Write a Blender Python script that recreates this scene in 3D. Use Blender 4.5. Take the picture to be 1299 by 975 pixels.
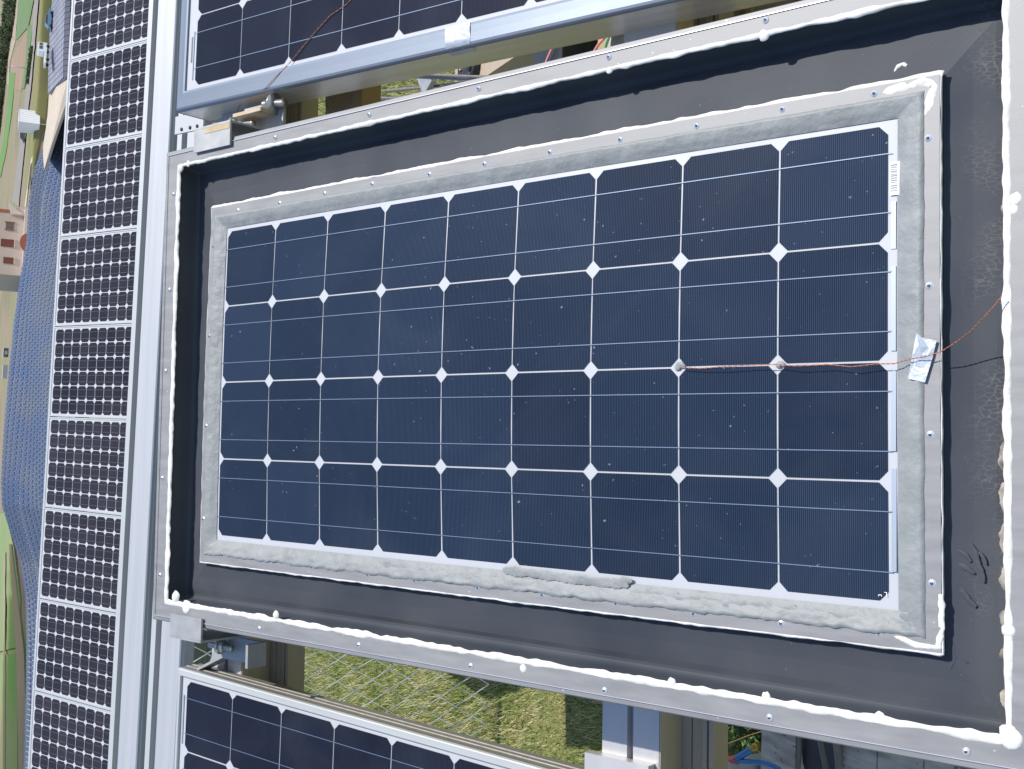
import bpy, bmesh, math, random
import numpy as np
from mathutils import Vector, Matrix, noise as mn

random.seed(7); rng = np.random.default_rng(7)
S = bpy.context.scene
COL = S.collection
for o in list(bpy.data.objects): bpy.data.objects.remove(o)

# ------------------------------------------------------------------ camera, light
CAMH = 1.9
CAM = np.array([[0.03943, 0.99817, -0.04586], [-0.40483, -0.026, -0.91402], [-0.91354, 0.05461, 0.40306]])
FPX = 1520.0
cd = bpy.data.cameras.new('camera'); cam = bpy.data.objects.new('camera', cd); COL.objects.link(cam)
Mc = Matrix.Identity(4)
for i in range(3):
    for j in range(3): Mc[i][j] = float(CAM[i, j])
Mc[2][3] = CAMH
cam.matrix_world = Mc
cd.sensor_fit = 'HORIZONTAL'; cd.sensor_width = 36.0; cd.lens = 36.0 * FPX / 1299.0
cd.clip_start = 0.05; cd.clip_end = 6000
S.camera = cam

SUN_EL, SUN_AZ = 63.0, 93.0          # azimuth clockwise from +Y (away from the viewer): light comes from the right
w = bpy.data.worlds.new('World'); S.world = w; w.use_nodes = True
nt = w.node_tree; bg = nt.nodes['Background']
sky = nt.nodes.new('ShaderNodeTexSky'); sky.sky_type = 'NISHITA'; sky.sun_disc = False
sky.sun_elevation = math.radians(SUN_EL); sky.sun_rotation = math.radians(SUN_AZ)
sky.air_density = 1.0; sky.dust_density = 0.6; sky.ozone_density = 1.5
nt.links.new(sky.outputs[0], bg.inputs[0]); bg.inputs[1].default_value = 0.15
sl = bpy.data.lights.new('sun', 'SUN'); so = bpy.data.objects.new('sun', sl); COL.objects.link(so)
sl.energy = 4.0; sl.angle = math.radians(0.5); sl.color = (1.0, 0.95, 0.87)
sv = Vector((math.sin(math.radians(SUN_AZ)) * math.cos(math.radians(SUN_EL)),
             math.cos(math.radians(SUN_AZ)) * math.cos(math.radians(SUN_EL)), math.sin(math.radians(SUN_EL))))
so.rotation_euler = sv.to_track_quat('Z', 'Y').to_euler()
S.view_settings.view_transform = 'Standard'; S.view_settings.look = 'None'
S.view_settings.gamma = 1.0; S.view_settings.use_curve_mapping = False
S.view_settings.exposure = 0.3

# ------------------------------------------------------------------ frames (a = towards viewer along the module, b = right, n = module normal)
def M4(r): return np.array(r, float)
MAIN = M4([[0.0194, 0.99973, -0.01292, -0.17904], [-0.89408, 0.01156, -0.44775, 2.03359], [-0.44748, 0.02023, 0.89407, 1.5264], [0, 0, 0, 1]])
UPF = M4([[-0.00807, 0.9999, -0.01139, 0.61144], [-0.89104, -0.01236, -0.45376, 2.18458], [-0.45386, 0.00648, 0.89105, 1.58243], [0, 0, 0, 1]])
LOF = M4([[-0.02257, 0.9994, -0.02645, -0.45995], [-0.8806, -0.03239, -0.47276, 2.24469], [-0.47333, 0.01262, 0.88079, 1.53132], [0, 0, 0, 1]])
FAR = M4([[0, 1, 0, 3.29487], [-0.86819, 0, -0.49622, 11.62056], [-0.49622, 0, 0.86819, 1.32152], [0, 0, 0, 1]])
WORLD = np.eye(4)
P = 0.128
def ray(u, v):
    d = CAM @ np.array([(u - 649.5) / FPX, -(v - 487.5) / FPX, -1.0]); return d
def pl(u, v, M, n=0.0):
    d = ray(u, v); Ri = M[:3, :3].T; dl = Ri @ d; ol = Ri @ (np.array([0, 0, CAMH]) - M[:3, 3])
    return ol + dl * (n - ol[2]) / dl[2]
def gz(u, v, z=0.0): return pl(u, v, WORLD, z)
def atY(u, v, Y):
    d = ray(u, v); s = Y / d[1]; return np.array([d[0] * s, Y, CAMH + d[2] * s])
def toW(M, p): return M[:3, :3] @ np.array(p, float) + M[:3, 3]
def wob(x, y=0.0, z=0.0): return mn.noise(Vector((x, y, z)))

# ------------------------------------------------------------------ materials
def mat(name, base, rough=0.6, metal=0.0, var=None, vscale=8.0, coat=0.0, coatr=0.1, bump=0.0, bscale=40.0, spec=0.5, stretch=(1, 1, 1), vw=0.5, detail=5.0, tr=None):
    m = bpy.data.materials.new(name); m.use_nodes = True
    n = m.node_tree; b = n.nodes['Principled BSDF']
    b.inputs['Base Color'].default_value = (*base, 1); b.inputs['Roughness'].default_value = rough
    b.inputs['Metallic'].default_value = metal; b.inputs['Specular IOR Level'].default_value = spec
    b.inputs['Coat Weight'].default_value = coat; b.inputs['Coat Roughness'].default_value = coatr
    tc = n.nodes.new('ShaderNodeTexCoord'); mp = n.nodes.new('ShaderNodeMapping'); mp.inputs['Scale'].default_value = stretch
    n.links.new(tc.outputs['Object'], mp.inputs[0])
    if var is not None:
        t = n.nodes.new('ShaderNodeTexNoise'); t.inputs['Scale'].default_value = vscale; t.inputs['Detail'].default_value = detail
        n.links.new(mp.outputs[0], t.inputs['Vector'])
        r = n.nodes.new('ShaderNodeValToRGB'); r.color_ramp.elements[0].position = 0.5 - vw / 2; r.color_ramp.elements[1].position = 0.5 + vw / 2
        r.color_ramp.elements[0].color = (*base, 1); r.color_ramp.elements[1].color = (*var, 1)
        n.links.new(t.outputs['Fac'], r.inputs[0]); n.links.new(r.outputs[0], b.inputs['Base Color'])
        rr = n.nodes.new('ShaderNodeMapRange'); rr.inputs['To Min'].default_value = max(0.02, rough - 0.08); rr.inputs['To Max'].default_value = min(1, rough + 0.1)
        n.links.new(t.outputs['Fac'], rr.inputs[0]); n.links.new(rr.outputs[0], b.inputs['Roughness'])
    if bump:
        t2 = n.nodes.new('ShaderNodeTexNoise'); t2.inputs['Scale'].default_value = bscale; t2.inputs['Detail'].default_value = 6
        n.links.new(mp.outputs[0], t2.inputs['Vector'])
        bp = n.nodes.new('ShaderNodeBump'); bp.inputs['Strength'].default_value = bump; bp.inputs['Distance'].default_value = 0.01
        n.links.new(t2.outputs['Fac'], bp.inputs['Height']); n.links.new(bp.outputs[0], b.inputs['Normal'])
    return m

def add_speckle(m, color, scale=120.0, thr=0.78, strength=1.0, stretch=(1, 1, 1), dust=None):
    """dust grains and drips mixed over the base colour"""
    n = m.node_tree; b = n.nodes['Principled BSDF']; src = b.inputs['Base Color']
    tc = n.nodes.new('ShaderNodeTexCoord'); mp = n.nodes.new('ShaderNodeMapping'); mp.inputs['Scale'].default_value = stretch
    n.links.new(tc.outputs['Object'], mp.inputs[0])
    t = n.nodes.new('ShaderNodeTexNoise'); t.inputs['Scale'].default_value = scale; t.inputs['Detail'].default_value = 2
    n.links.new(mp.outputs[0], t.inputs['Vector'])
    mr = n.nodes.new('ShaderNodeMapRange'); mr.inputs['From Min'].default_value = thr; mr.inputs['From Max'].default_value = thr + 0.03; mr.inputs['To Max'].default_value = strength
    n.links.new(t.outputs['Fac'], mr.inputs[0])
    mx = n.nodes.new('ShaderNodeMix'); mx.data_type = 'RGBA'; mx.inputs['B'].default_value = (*color, 1)
    n.links.new(mr.outputs[0], mx.inputs['Factor'])
    if src.links: n.links.new(src.links[0].from_socket, mx.inputs['A'])
    else: mx.inputs['A'].default_value = src.default_value
    n.links.new(mx.outputs['Result'], src)
    return m

M = {}
M['white_back'] = mat('backsheet', (0.49, 0.50, 0.525), 0.5, coat=0.5, coatr=0.08, var=(0.44, 0.45, 0.475), vscale=5)
def cell_material(name, base, finger=(0.075, 0.085, 0.12), pitch=0.0024):
    m = mat(name, base, 1.0, coat=0.8, coatr=0.03, spec=0.0)
    n = m.node_tree; b = n.nodes['Principled BSDF']
    tc = n.nodes.new('ShaderNodeTexCoord'); sx = n.nodes.new('ShaderNodeSeparateXYZ'); n.links.new(tc.outputs['Object'], sx.inputs[0])
    dv = n.nodes.new('ShaderNodeMath'); dv.operation = 'DIVIDE'; dv.inputs[1].default_value = pitch; n.links.new(sx.outputs[0], dv.inputs[0])
    fr = n.nodes.new('ShaderNodeMath'); fr.operation = 'FRACT'; n.links.new(dv.outputs[0], fr.inputs[0])
    lt = n.nodes.new('ShaderNodeMath'); lt.operation = 'LESS_THAN'; lt.inputs[1].default_value = 0.18; n.links.new(fr.outputs[0], lt.inputs[0])
    t = n.nodes.new('ShaderNodeTexNoise'); t.inputs['Scale'].default_value = 3.0; t.inputs['Detail'].default_value = 3; n.links.new(tc.outputs['Object'], t.inputs['Vector'])
    c1 = n.nodes.new('ShaderNodeMix'); c1.data_type = 'RGBA'; c1.inputs['A'].default_value = (*[x * 0.8 for x in base], 1); c1.inputs['B'].default_value = (*[x * 1.3 for x in base], 1)
    n.links.new(t.outputs['Fac'], c1.inputs['Factor'])
    c2 = n.nodes.new('ShaderNodeMix'); c2.data_type = 'RGBA'; c2.inputs['B'].default_value = (*finger, 1)
    n.links.new(lt.outputs[0], c2.inputs['Factor']); n.links.new(c1.outputs['Result'], c2.inputs['A'])
    oi = n.nodes.new('ShaderNodeObjectInfo'); hs = n.nodes.new('ShaderNodeHueSaturation'); vr = n.nodes.new('ShaderNodeMapRange'); vr.inputs['To Min'].default_value = 0.80; vr.inputs['To Max'].default_value = 1.22
    n.links.new(oi.outputs['Random'], vr.inputs[0]); n.links.new(vr.outputs[0], hs.inputs['Value']); n.links.new(c2.outputs['Result'], hs.inputs['Color'])
    d1 = n.nodes.new('ShaderNodeTexNoise'); d1.inputs['Scale'].default_value = 5; d1.inputs['Detail'].default_value = 9; d1.inputs['Distortion'].default_value = 1.2; n.links.new(tc.outputs['Object'], d1.inputs['Vector'])
    d2 = n.nodes.new('ShaderNodeMapRange'); d2.inputs['From Min'].default_value = 0.45; d2.inputs['From Max'].default_value = 0.8; d2.inputs['To Max'].default_value = 0.07; n.links.new(d1.outputs['Fac'], d2.inputs[0])
    d3 = n.nodes.new('ShaderNodeMix'); d3.data_type = 'RGBA'; d3.inputs['B'].default_value = (0.16, 0.18, 0.21, 1); n.links.new(d2.outputs[0], d3.inputs['Factor']); n.links.new(hs.outputs[0], d3.inputs['A']); n.links.new(d3.outputs['Result'], b.inputs['Base Color'])
    cr = n.nodes.new('ShaderNodeMapRange'); cr.inputs['To Min'].default_value = 0.02; cr.inputs['To Max'].default_value = 0.30; n.links.new(d2.outputs[0], cr.inputs[0]); n.links.new(cr.outputs[0], b.inputs['Coat Roughness'])
    return m
M['cell'] = add_speckle(cell_material('mono_cell_dusty', (0.0065, 0.0145, 0.034), (0.052, 0.068, 0.098)), (0.34, 0.37, 0.42), 170, 0.735, 0.5)
M['cell_n'] = add_speckle(cell_material('mono_cell', (0.005, 0.006, 0.014), (0.034, 0.036, 0.052)), (0.3, 0.3, 0.3), 190, 0.81, 0.4)
M['cell_far'] = mat('far_cell', (0.021, 0.018, 0.023), 1.0, coat=0.6, coatr=0.03, spec=0.0, var=(0.029, 0.025, 0.029), vscale=3)
def island_tone(m, lo, hi):
    n = m.node_tree; b = n.nodes['Principled BSDF']; src = b.inputs['Base Color']; g = n.nodes.new('ShaderNodeNewGeometry'); oi = n.nodes.new('ShaderNodeObjectInfo'); ad = n.nodes.new('ShaderNodeMath'); ad.operation = 'ADD'
    n.links.new(g.outputs['Random Per Island'], ad.inputs[0]); n.links.new(oi.outputs['Random'], ad.inputs[1])
    vr = n.nodes.new('ShaderNodeMapRange'); vr.inputs['From Max'].default_value = 2; vr.inputs['To Min'].default_value = lo; vr.inputs['To Max'].default_value = hi; n.links.new(ad.outputs[0], vr.inputs[0])
    hs = n.nodes.new('ShaderNodeHueSaturation'); n.links.new(vr.outputs[0], hs.inputs['Value'])
    if src.links: n.links.new(src.links[0].from_socket, hs.inputs['Color'])
    else: hs.inputs['Color'].default_value = src.default_value
    n.links.new(hs.outputs[0], src); return m
island_tone(M['cell_far'], 0.7, 1.4)
M['ribbon'] = mat('tinned_ribbon', (0.16, 0.22, 0.33), 0.45, metal=0.3)
M['ribbon_w'] = mat('tinned_ribbon_wide', (0.34, 0.39, 0.46), 0.45, metal=0.4)
M['alu'] = add_speckle(mat('anodised_aluminium', (0.215, 0.215, 0.222), 0.55, metal=0.25, var=(0.29, 0.29, 0.295), vscale=14, stretch=(1, 6, 1), bump=0.03, bscale=200), (0.8, 0.8, 0.8), 160, 0.76, 0.6)
M['alu_lip'] = mat('mill_aluminium_lip', (0.22, 0.255, 0.31), 0.45, metal=0.7, var=(0.18, 0.215, 0.27), vscale=6, bump=0.01)
M['alu_wall'] = mat('extruded_aluminium', (0.80, 0.76, 0.70), 0.3, metal=0.5, var=(0.58, 0.54, 0.48), vscale=3, stretch=(1, 4, 14))
M['alu_beam'] = mat('beam_aluminium', (0.50, 0.50, 0.51), 0.45, metal=0.45, var=(0.58, 0.58, 0.59), vscale=6, stretch=(4, 1, 1), bump=0.01, bscale=120)
M['alu_tan'] = mat('bounce_tinted_aluminium', (0.46, 0.41, 0.34), 0.5, metal=0.15, var=(0.38, 0.34, 0.28), vscale=5, stretch=(1, 1, 12))  # tan tint paints the warm grass bounce on the beams' shaded faces
M['alu_rail'] = mat('rail_aluminium', (0.47, 0.48, 0.50), 0.5, metal=0.25, var=(0.36, 0.38, 0.41), vscale=4, stretch=(14, .6, 14), detail=9)
M['alu_grey'] = mat('weathered_aluminium', (0.28, 0.27, 0.25), 0.55, metal=0.4, var=(0.22, 0.21, 0.195), vscale=10, stretch=(8, 1, 8))
M['alu_far'] = mat('far_frame_aluminium', (0.47, 0.49, 0.50), 0.5, metal=0.2, var=(0.40, 0.42, 0.43), vscale=5)
M['rubber'] = add_speckle(mat('black_rubber_sheet', (0.043, 0.050, 0.064), 0.7, var=(0.064, 0.071, 0.083), vscale=6, bump=0.05, bscale=30, spec=0.12, detail=9, coat=0.12, coatr=0.45, vw=0.35), (0.22, 0.21, 0.19), 260, 0.74, 0.5)
M['seal'] = mat('white_sealant', (0.82, 0.82, 0.80), 0.65, var=(0.52, 0.50, 0.45), vscale=16, bump=0.25, bscale=70, vw=0.5)
M['silicone'] = mat('grey_silicone', (0.20, 0.215, 0.218), 0.55, var=(0.275, 0.29, 0.29), vscale=25, bump=0.35, bscale=45, detail=8)
M['glue'] = mat('dried_adhesive', (0.42, 0.38, 0.32), 0.8, var=(0.12, 0.11, 0.10), vscale=60, vw=0.3)
def add_cracks(m, color, rng_a):
    n = m.node_tree; b = n.nodes['Principled BSDF']; src = b.inputs['Base Color']
    tc = n.nodes.new('ShaderNodeTexCoord'); sx = n.nodes.new('ShaderNodeSeparateXYZ'); n.links.new(tc.outputs['Object'], sx.inputs[0])
    mp = n.nodes.new('ShaderNodeMapping'); mp.inputs['Scale'].default_value = (150, 330, 150); n.links.new(tc.outputs['Object'], mp.inputs[0])
    nz = n.nodes.new('ShaderNodeTexNoise'); nz.inputs['Scale'].default_value = 2.0; n.links.new(mp.outputs[0], nz.inputs['Vector'])
    ad = n.nodes.new('ShaderNodeMix'); ad.data_type = 'VECTOR'; ad.inputs['Factor'].default_value = 0.35; n.links.new(mp.outputs[0], ad.inputs['A']); n.links.new(nz.outputs['Color'], ad.inputs['B'])
    v = n.nodes.new('ShaderNodeTexVoronoi'); v.feature = 'DISTANCE_TO_EDGE'; v.inputs['Scale'].default_value = 1.0; n.links.new(ad.outputs['Result'], v.inputs['Vector'])
    l = n.nodes.new('ShaderNodeMapRange'); l.inputs['To Max'].default_value = 0.42; l.inputs['From Min'].default_value = 0.07; l.inputs['From Max'].default_value = 0.02; n.links.new(v.outputs['Distance'], l.inputs[0])
    r = n.nodes.new('ShaderNodeMapRange'); r.inputs['From Min'].default_value = rng_a[0]; r.inputs['From Max'].default_value = rng_a[1]; n.links.new(sx.outputs[0], r.inputs[0])
    n2 = n.nodes.new('ShaderNodeTexNoise'); n2.inputs['Scale'].default_value = 14; n2.inputs['Detail'].default_value = 4; n.links.new(tc.outputs['Object'], n2.inputs['Vector'])
    k = n.nodes.new('ShaderNodeMapRange'); k.inputs['From Min'].default_value = 0.48; k.inputs['From Max'].default_value = 0.66; n.links.new(n2.outputs['Fac'], k.inputs[0])
    a = n.nodes.new('ShaderNodeMath'); a.operation = 'MULTIPLY'; n.links.new(l.outputs[0], a.inputs[0]); n.links.new(r.outputs[0], a.inputs[1])
    c = n.nodes.new('ShaderNodeMath'); c.operation = 'MULTIPLY'; n.links.new(a.outputs[0], c.inputs[0]); n.links.new(k.outputs[0], c.inputs[1])
    # general pale dust film that thickens towards the near edge
    f = n.nodes.new('ShaderNodeMath'); f.operation = 'MULTIPLY_ADD'; f.inputs[1].default_value = 0.10; n.links.new(r.outputs[0], f.inputs[0])
    n.links.new(c.outputs[0], f.inputs[2])
    mx = n.nodes.new('ShaderNodeMix'); mx.data_type = 'RGBA'; mx.inputs['B'].default_value = (*color, 1); n.links.new(f.outputs[0], mx.inputs['Factor'])
    if src.links: n.links.new(src.links[0].from_socket, mx.inputs['A'])
    n.links.new(mx.outputs['Result'], src)
add_cracks(M['rubber'], (0.20, 0.195, 0.18), (1.222, 1.25))
M['rivet'] = mat('rivet', (0.78, 0.78, 0.80), 0.3, metal=0.7)
M['rivet_pin'] = mat('rivet_pin', (0.12, 0.12, 0.13), 0.4, metal=0.5)
M['bolt'] = mat('zinc_bolt', (0.55, 0.54, 0.52), 0.3, metal=0.9, var=(0.42, 0.38, 0.34), vscale=60)
M['galv'] = mat('galvanised_bracket', (0.32, 0.33, 0.34), 0.5, metal=0.4, var=(0.42, 0.42, 0.42), vscale=30, bump=0.05)
M['rust'] = mat('rusty_edge', (0.42, 0.30, 0.16), 0.7, metal=0.1, var=(0.50, 0.44, 0.34), vscale=40)
M['tape'] = mat('foil_tape', (0.42, 0.47, 0.54), 0.4, metal=0.45, var=(0.54, 0.58, 0.64), vscale=40, bump=0.2, bscale=60)
M['copper'] = mat('enamelled_copper', (0.45, 0.16, 0.08), 0.4, metal=0.4, var=(0.30, 0.12, 0.07), vscale=200)
M['paper'] = mat('label_paper', (0.82, 0.83, 0.84), 0.5)
M['ink'] = mat('printed_ink', (0.22, 0.22, 0.24), 0.6)
M['dark'] = mat('black_plastic', (0.015, 0.015, 0.016), 0.4, var=(0.03, 0.03, 0.03), vscale=20)
M['cable_grey'] = mat('grey_cable', (0.13, 0.12, 0.11), 0.55, var=(0.2, 0.18, 0.16), vscale=30)
M['cable_red'] = mat('red_cable', (0.62, 0.10, 0.07), 0.45)
M['cable_pink'] = mat('pink_cable', (0.75, 0.25, 0.25), 0.45)
M['cable_blue'] = mat('blue_hose', (0.03, 0.17, 0.42), 0.35)
M['cable_green'] = mat('green_cable', (0.10, 0.38, 0.20), 0.45)
M['cable_white'] = mat('white_cable', (0.75, 0.75, 0.72), 0.45)
M['brass'] = mat('brass_tip', (0.45, 0.28, 0.06), 0.4, metal=0.7)
M['beige'] = mat('beige_box', (0.46, 0.37, 0.28), 0.55, var=(0.36, 0.29, 0.22), vscale=120, bump=0.3, bscale=200)
M['tan_box'] = mat('tan_box', (0.42, 0.34, 0.24), 0.45, var=(0.36, 0.29, 0.21), vscale=6)
M['planks'] = add_speckle(mat('weathered_white_boards', (0.62, 0.56, 0.48), 0.8, var=(0.34, 0.29, 0.24), vscale=9, stretch=(6, 1, 1), bump=0.2, bscale=25, detail=9, vw=0.35), (0.05, 0.045, 0.04), 30, 0.64, 0.7, (3, 1, 1))
M['pvc'] = mat('white_pvc', (0.78, 0.77, 0.72), 0.3)
M['wire'] = mat('galvanised_wire', (0.80, 0.79, 0.76), 0.5, metal=0.1)
M['roof_blue'] = mat('blue_module', (0.050, 0.088, 0.18), 0.75, var=(0.095, 0.115, 0.165), vscale=0.16, vw=0.35)
M['roof_dark'] = mat('slate_module', (0.07, 0.075, 0.11), 0.75)
M['roof_grey'] = mat('pale_module', (0.17, 0.18, 0.235), 0.75, var=(0.27, 0.28, 0.33), vscale=0.2)
M['back_grey'] = mat('array_backing', (0.42, 0.45, 0.50), 0.7)
M['concrete'] = mat('pale_concrete', (0.50, 0.43, 0.34), 0.85, var=(0.44, 0.38, 0.31), vscale=0.4)
M['wall_shade'] = mat('shaded_wall', (0.055, 0.045, 0.045), 0.85)  # the wall's shade is put into this near-black base colour
M['paint_white'] = mat('white_paint', (0.85, 0.85, 0.85), 0.4)
M['plaster'] = mat('pale_plaster', (0.50, 0.41, 0.34), 0.85, var=(0.56, 0.46, 0.38), vscale=1.5)
M['cream'] = mat('cream_plaster', (0.66, 0.55, 0.47), 0.85)
M['terracotta'] = mat('terracotta', (0.42, 0.13, 0.07), 0.8, var=(0.34, 0.10, 0.06), vscale=3)
M['brown'] = mat('brown_shutter', (0.16, 0.045, 0.028), 0.7)
M['winglass'] = mat('window_glass', (0.05, 0.06, 0.07), 0.1, coat=1)
M['car_blue'] = mat('pale_blue_paint', (0.16, 0.34, 0.52), 0.25, metal=0.2, coat=1)
M['car_navy'] = mat('dark_blue_paint', (0.06, 0.09, 0.15), 0.25, coat=1)
M['tyre'] = mat('tyre', (0.02, 0.02, 0.02), 0.8)
M['wood'] = mat('timber', (0.42, 0.30, 0.14), 0.8, var=(0.30, 0.21, 0.11), vscale=2)
M['steel'] = mat('painted_steel', (0.5, 0.5, 0.5), 0.5, metal=0.3)

# ------------------------------------------------------------------ mesh builder
class MB:
    def __init__(s): s.v = []; s.f = []; s.m = []; s.sm = []
    def add(s, vs, fs, mi=0, sm=False):
        o = len(s.v); s.v.extend([tuple(map(float, p)) for p in vs]); s.f.extend([tuple(i + o for i in f) for f in fs]); s.m.extend([mi] * len(fs)); s.sm.extend([sm] * len(fs)); return s
    def box(s, a0, a1, b0, b1, c0, c1, mi=0):
        vs = [(a, b, c) for a in (a0, a1) for b in (b0, b1) for c in (c0, c1)]
        return s.add(vs, [(0, 1, 3, 2), (4, 6, 7, 5), (0, 4, 5, 1), (2, 3, 7, 6), (0, 2, 6, 4), (1, 5, 7, 3)], mi)
    def prism(s, prof, t0, t1, axis=1, mi=0, caps=True, closed=True):
        """profile in the two other axes, extruded along axis"""
        def mk(p, t):
            q = list(p); q.insert(axis, t); return q
        n = len(prof); vs = [mk(p, t0) for p in prof] + [mk(p, t1) for p in prof]
        fs = [(i, (i + 1) % n, n + (i + 1) % n, n + i) for i in range(n if closed else n - 1)]
        if caps and closed: fs += [tuple(range(n))[::-1], tuple(range(n, 2 * n))]
        return s.add(vs, fs, mi)
    def tube(s, path, r, seg=8, mi=0, closed=False, caps=True):
        path = [Vector(p) for p in path]; n = len(path); rs = r if hasattr(r, '__len__') else [r] * n
        vs = []; up = None
        for i, p in enumerate(path):
            d = (path[(i + 1) % n] - path[i - 1]) if closed else (path[min(i + 1, n - 1)] - path[max(i - 1, 0)])
            d.normalize()
            if up is None: up = d.orthogonal().normalized()
            up = (up - d * up.dot(d)).normalized(); q = d.cross(up)
            for k in range(seg):
                t = 2 * math.pi * k / seg; vs.append(p + (up * math.cos(t) + q * math.sin(t)) * rs[i])
        fs = []
        for i in range(n if closed else n - 1):
            j = (i + 1) % n
            for k in range(seg): fs.append((i * seg + k, i * seg + (k + 1) % seg, j * seg + (k + 1) % seg, j * seg + k))
        if caps and not closed: fs += [tuple(range(seg))[::-1], tuple(range((n - 1) * seg, n * seg))]
        return s.add(vs, fs, mi, True)
    def loft(s, rings, mi=0, closed_u=False, sm=True, closed_v=False):
        """rings of equal length joined one to the next"""
        n = len(rings); k = len(rings[0]); vs = [p for r in rings for p in r]; fs = []
        for i in range(n if closed_u else n - 1):
            j = (i + 1) % n
            for q in range(k if closed_v else k - 1):
                fs.append((i * k + q, i * k + (q + 1) % k, j * k + (q + 1) % k, j * k + q))
        return s.add(vs, fs, mi, sm)
    def build(s, name, mats, parent=None, Mx=None):
        me = bpy.data.meshes.new(name); me.from_pydata(s.v, [], s.f)
        for m in (mats if isinstance(mats, (list, tuple)) else [mats]): me.materials.append(m)
        me.polygons.foreach_set('material_index', s.m); me.polygons.foreach_set('use_smooth', s.sm)
        bm = bmesh.new(); bm.from_mesh(me); bmesh.ops.recalc_face_normals(bm, faces=bm.faces); bm.to_mesh(me); bm.free()
        me.update()
        o = bpy.data.objects.new(name, me); COL.objects.link(o)
        if parent is not None: o.parent = parent
        if Mx is not None: o.matrix_world = MX(Mx)
        return o
def MX(m): return Matrix([[float(x) for x in r] for r in m])
def npmesh(name, V, Fc, mats, parent=None, mi=None, smooth=False):
    me = bpy.data.meshes.new(name); V = np.asarray(V, np.float32); Fc = np.asarray(Fc, np.int32); k = Fc.shape[1]
    me.vertices.add(len(V)); me.vertices.foreach_set('co', V.ravel()); me.loops.add(Fc.size); me.loops.foreach_set('vertex_index', Fc.ravel())
    me.polygons.add(len(Fc)); me.polygons.foreach_set('loop_start', np.arange(0, Fc.size, k, dtype=np.int32)); me.polygons.foreach_set('loop_total', np.full(len(Fc), k, np.int32))
    for m in (mats if isinstance(mats, (list, tuple)) else [mats]): me.materials.append(m)
    if mi is not None: me.polygons.foreach_set('material_index', np.asarray(mi, np.int32))
    if smooth: me.polygons.foreach_set('use_smooth', np.ones(len(Fc), bool))
    me.update(calc_edges=True); me.validate()
    o = bpy.data.objects.new(name, me); COL.objects.link(o)
    if parent is not None: o.parent = parent
    return o
def tag(o, label=None, cat=None, group=None, kind=None):
    if label: o['label'] = label
    if cat: o['category'] = cat
    if group: o['group'] = group
    if kind: o['kind'] = kind
    return o
def thing(name, Mx, label, cat, group=None):
    o = bpy.data.objects.new(name, None); o.empty_display_size = 0.1; COL.objects.link(o)
    o.matrix_world = MX(Mx) if not isinstance(Mx, Matrix) else Mx
    return tag(o, label, cat, group)
def dup(root, Mx, label=None):
    r = root.copy(); COL.objects.link(r); r.matrix_world = Mx if isinstance(Mx, Matrix) else MX(Mx)
    if label: r['label'] = label
    for ch in root.children:
        c = ch.copy(); COL.objects.link(c); c.parent = r
        for g in ch.children:
            d = g.copy(); COL.objects.link(d); d.parent = c
    return r
def T(x, y, z, rz=0.0): return Matrix.Translation((x, y, z)) @ Matrix.Rotation(rz, 4, 'Z')

# ------------------------------------------------------------------ terrain
ZF = CAMH - 7.0
edge_px = [(30, -60), (22, 0), (20, 20), (17, 40), (13, 60), (9, 90), (8, 110), (4, 140), (1, 170), (-8, 220), (-20, 320), (-40, 600), (-70, 1100)]
EX = []; EZ = []
for u, v in edge_px:
    q = atY(u, v, 900.0); EX.append(q[0]); EZ.append(q[2])
EX, EZ = np.array(EX)[::-1], np.array(EZ)[::-1]
def sstep(t): t = np.clip(t, 0, 1); return t * t * (3 - 2 * t)
def height(X, Y):
    X = np.asarray(X, float); Y = np.asarray(Y, float)
    h = -(-ZF + 11.5) * sstep((Y - 14) / 70.0)
    h = h + 11.5 * sstep((Y - 262.3) / 2.5)
    ze = np.interp(X * 900.0 / np.maximum(Y, 400), EX, EZ)
    h = h + (ze - ZF) * sstep((Y - 420) / 480.0) + 16 * sstep((Y - 900) / 900.0)
    near = sstep((30 - Y) / 20.0)
    h = h + near * 0.02 * np.sin(X * 2.1 + 1.3) * np.cos(Y * 1.7)
    return h
def hit(u, v, Y0=262.0):
    d = ray(u, v); Y = Y0
    f = lambda yy: (CAMH + d[2] / d[1] * yy) - float(height(d[0] / d[1] * yy, yy))
    y = Y0; last = y
    while y < 3000:
        if f(y) < 0: break
        last = y; y *= 1.02
    else: return None
    lo, hi = last, y
    for _ in range(30):
        m_ = (lo + hi) / 2
        if f(m_) < 0: hi = m_
        else: lo = m_
    return np.array([d[0] / d[1] * lo, lo, CAMH + d[2] / d[1] * lo])

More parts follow.
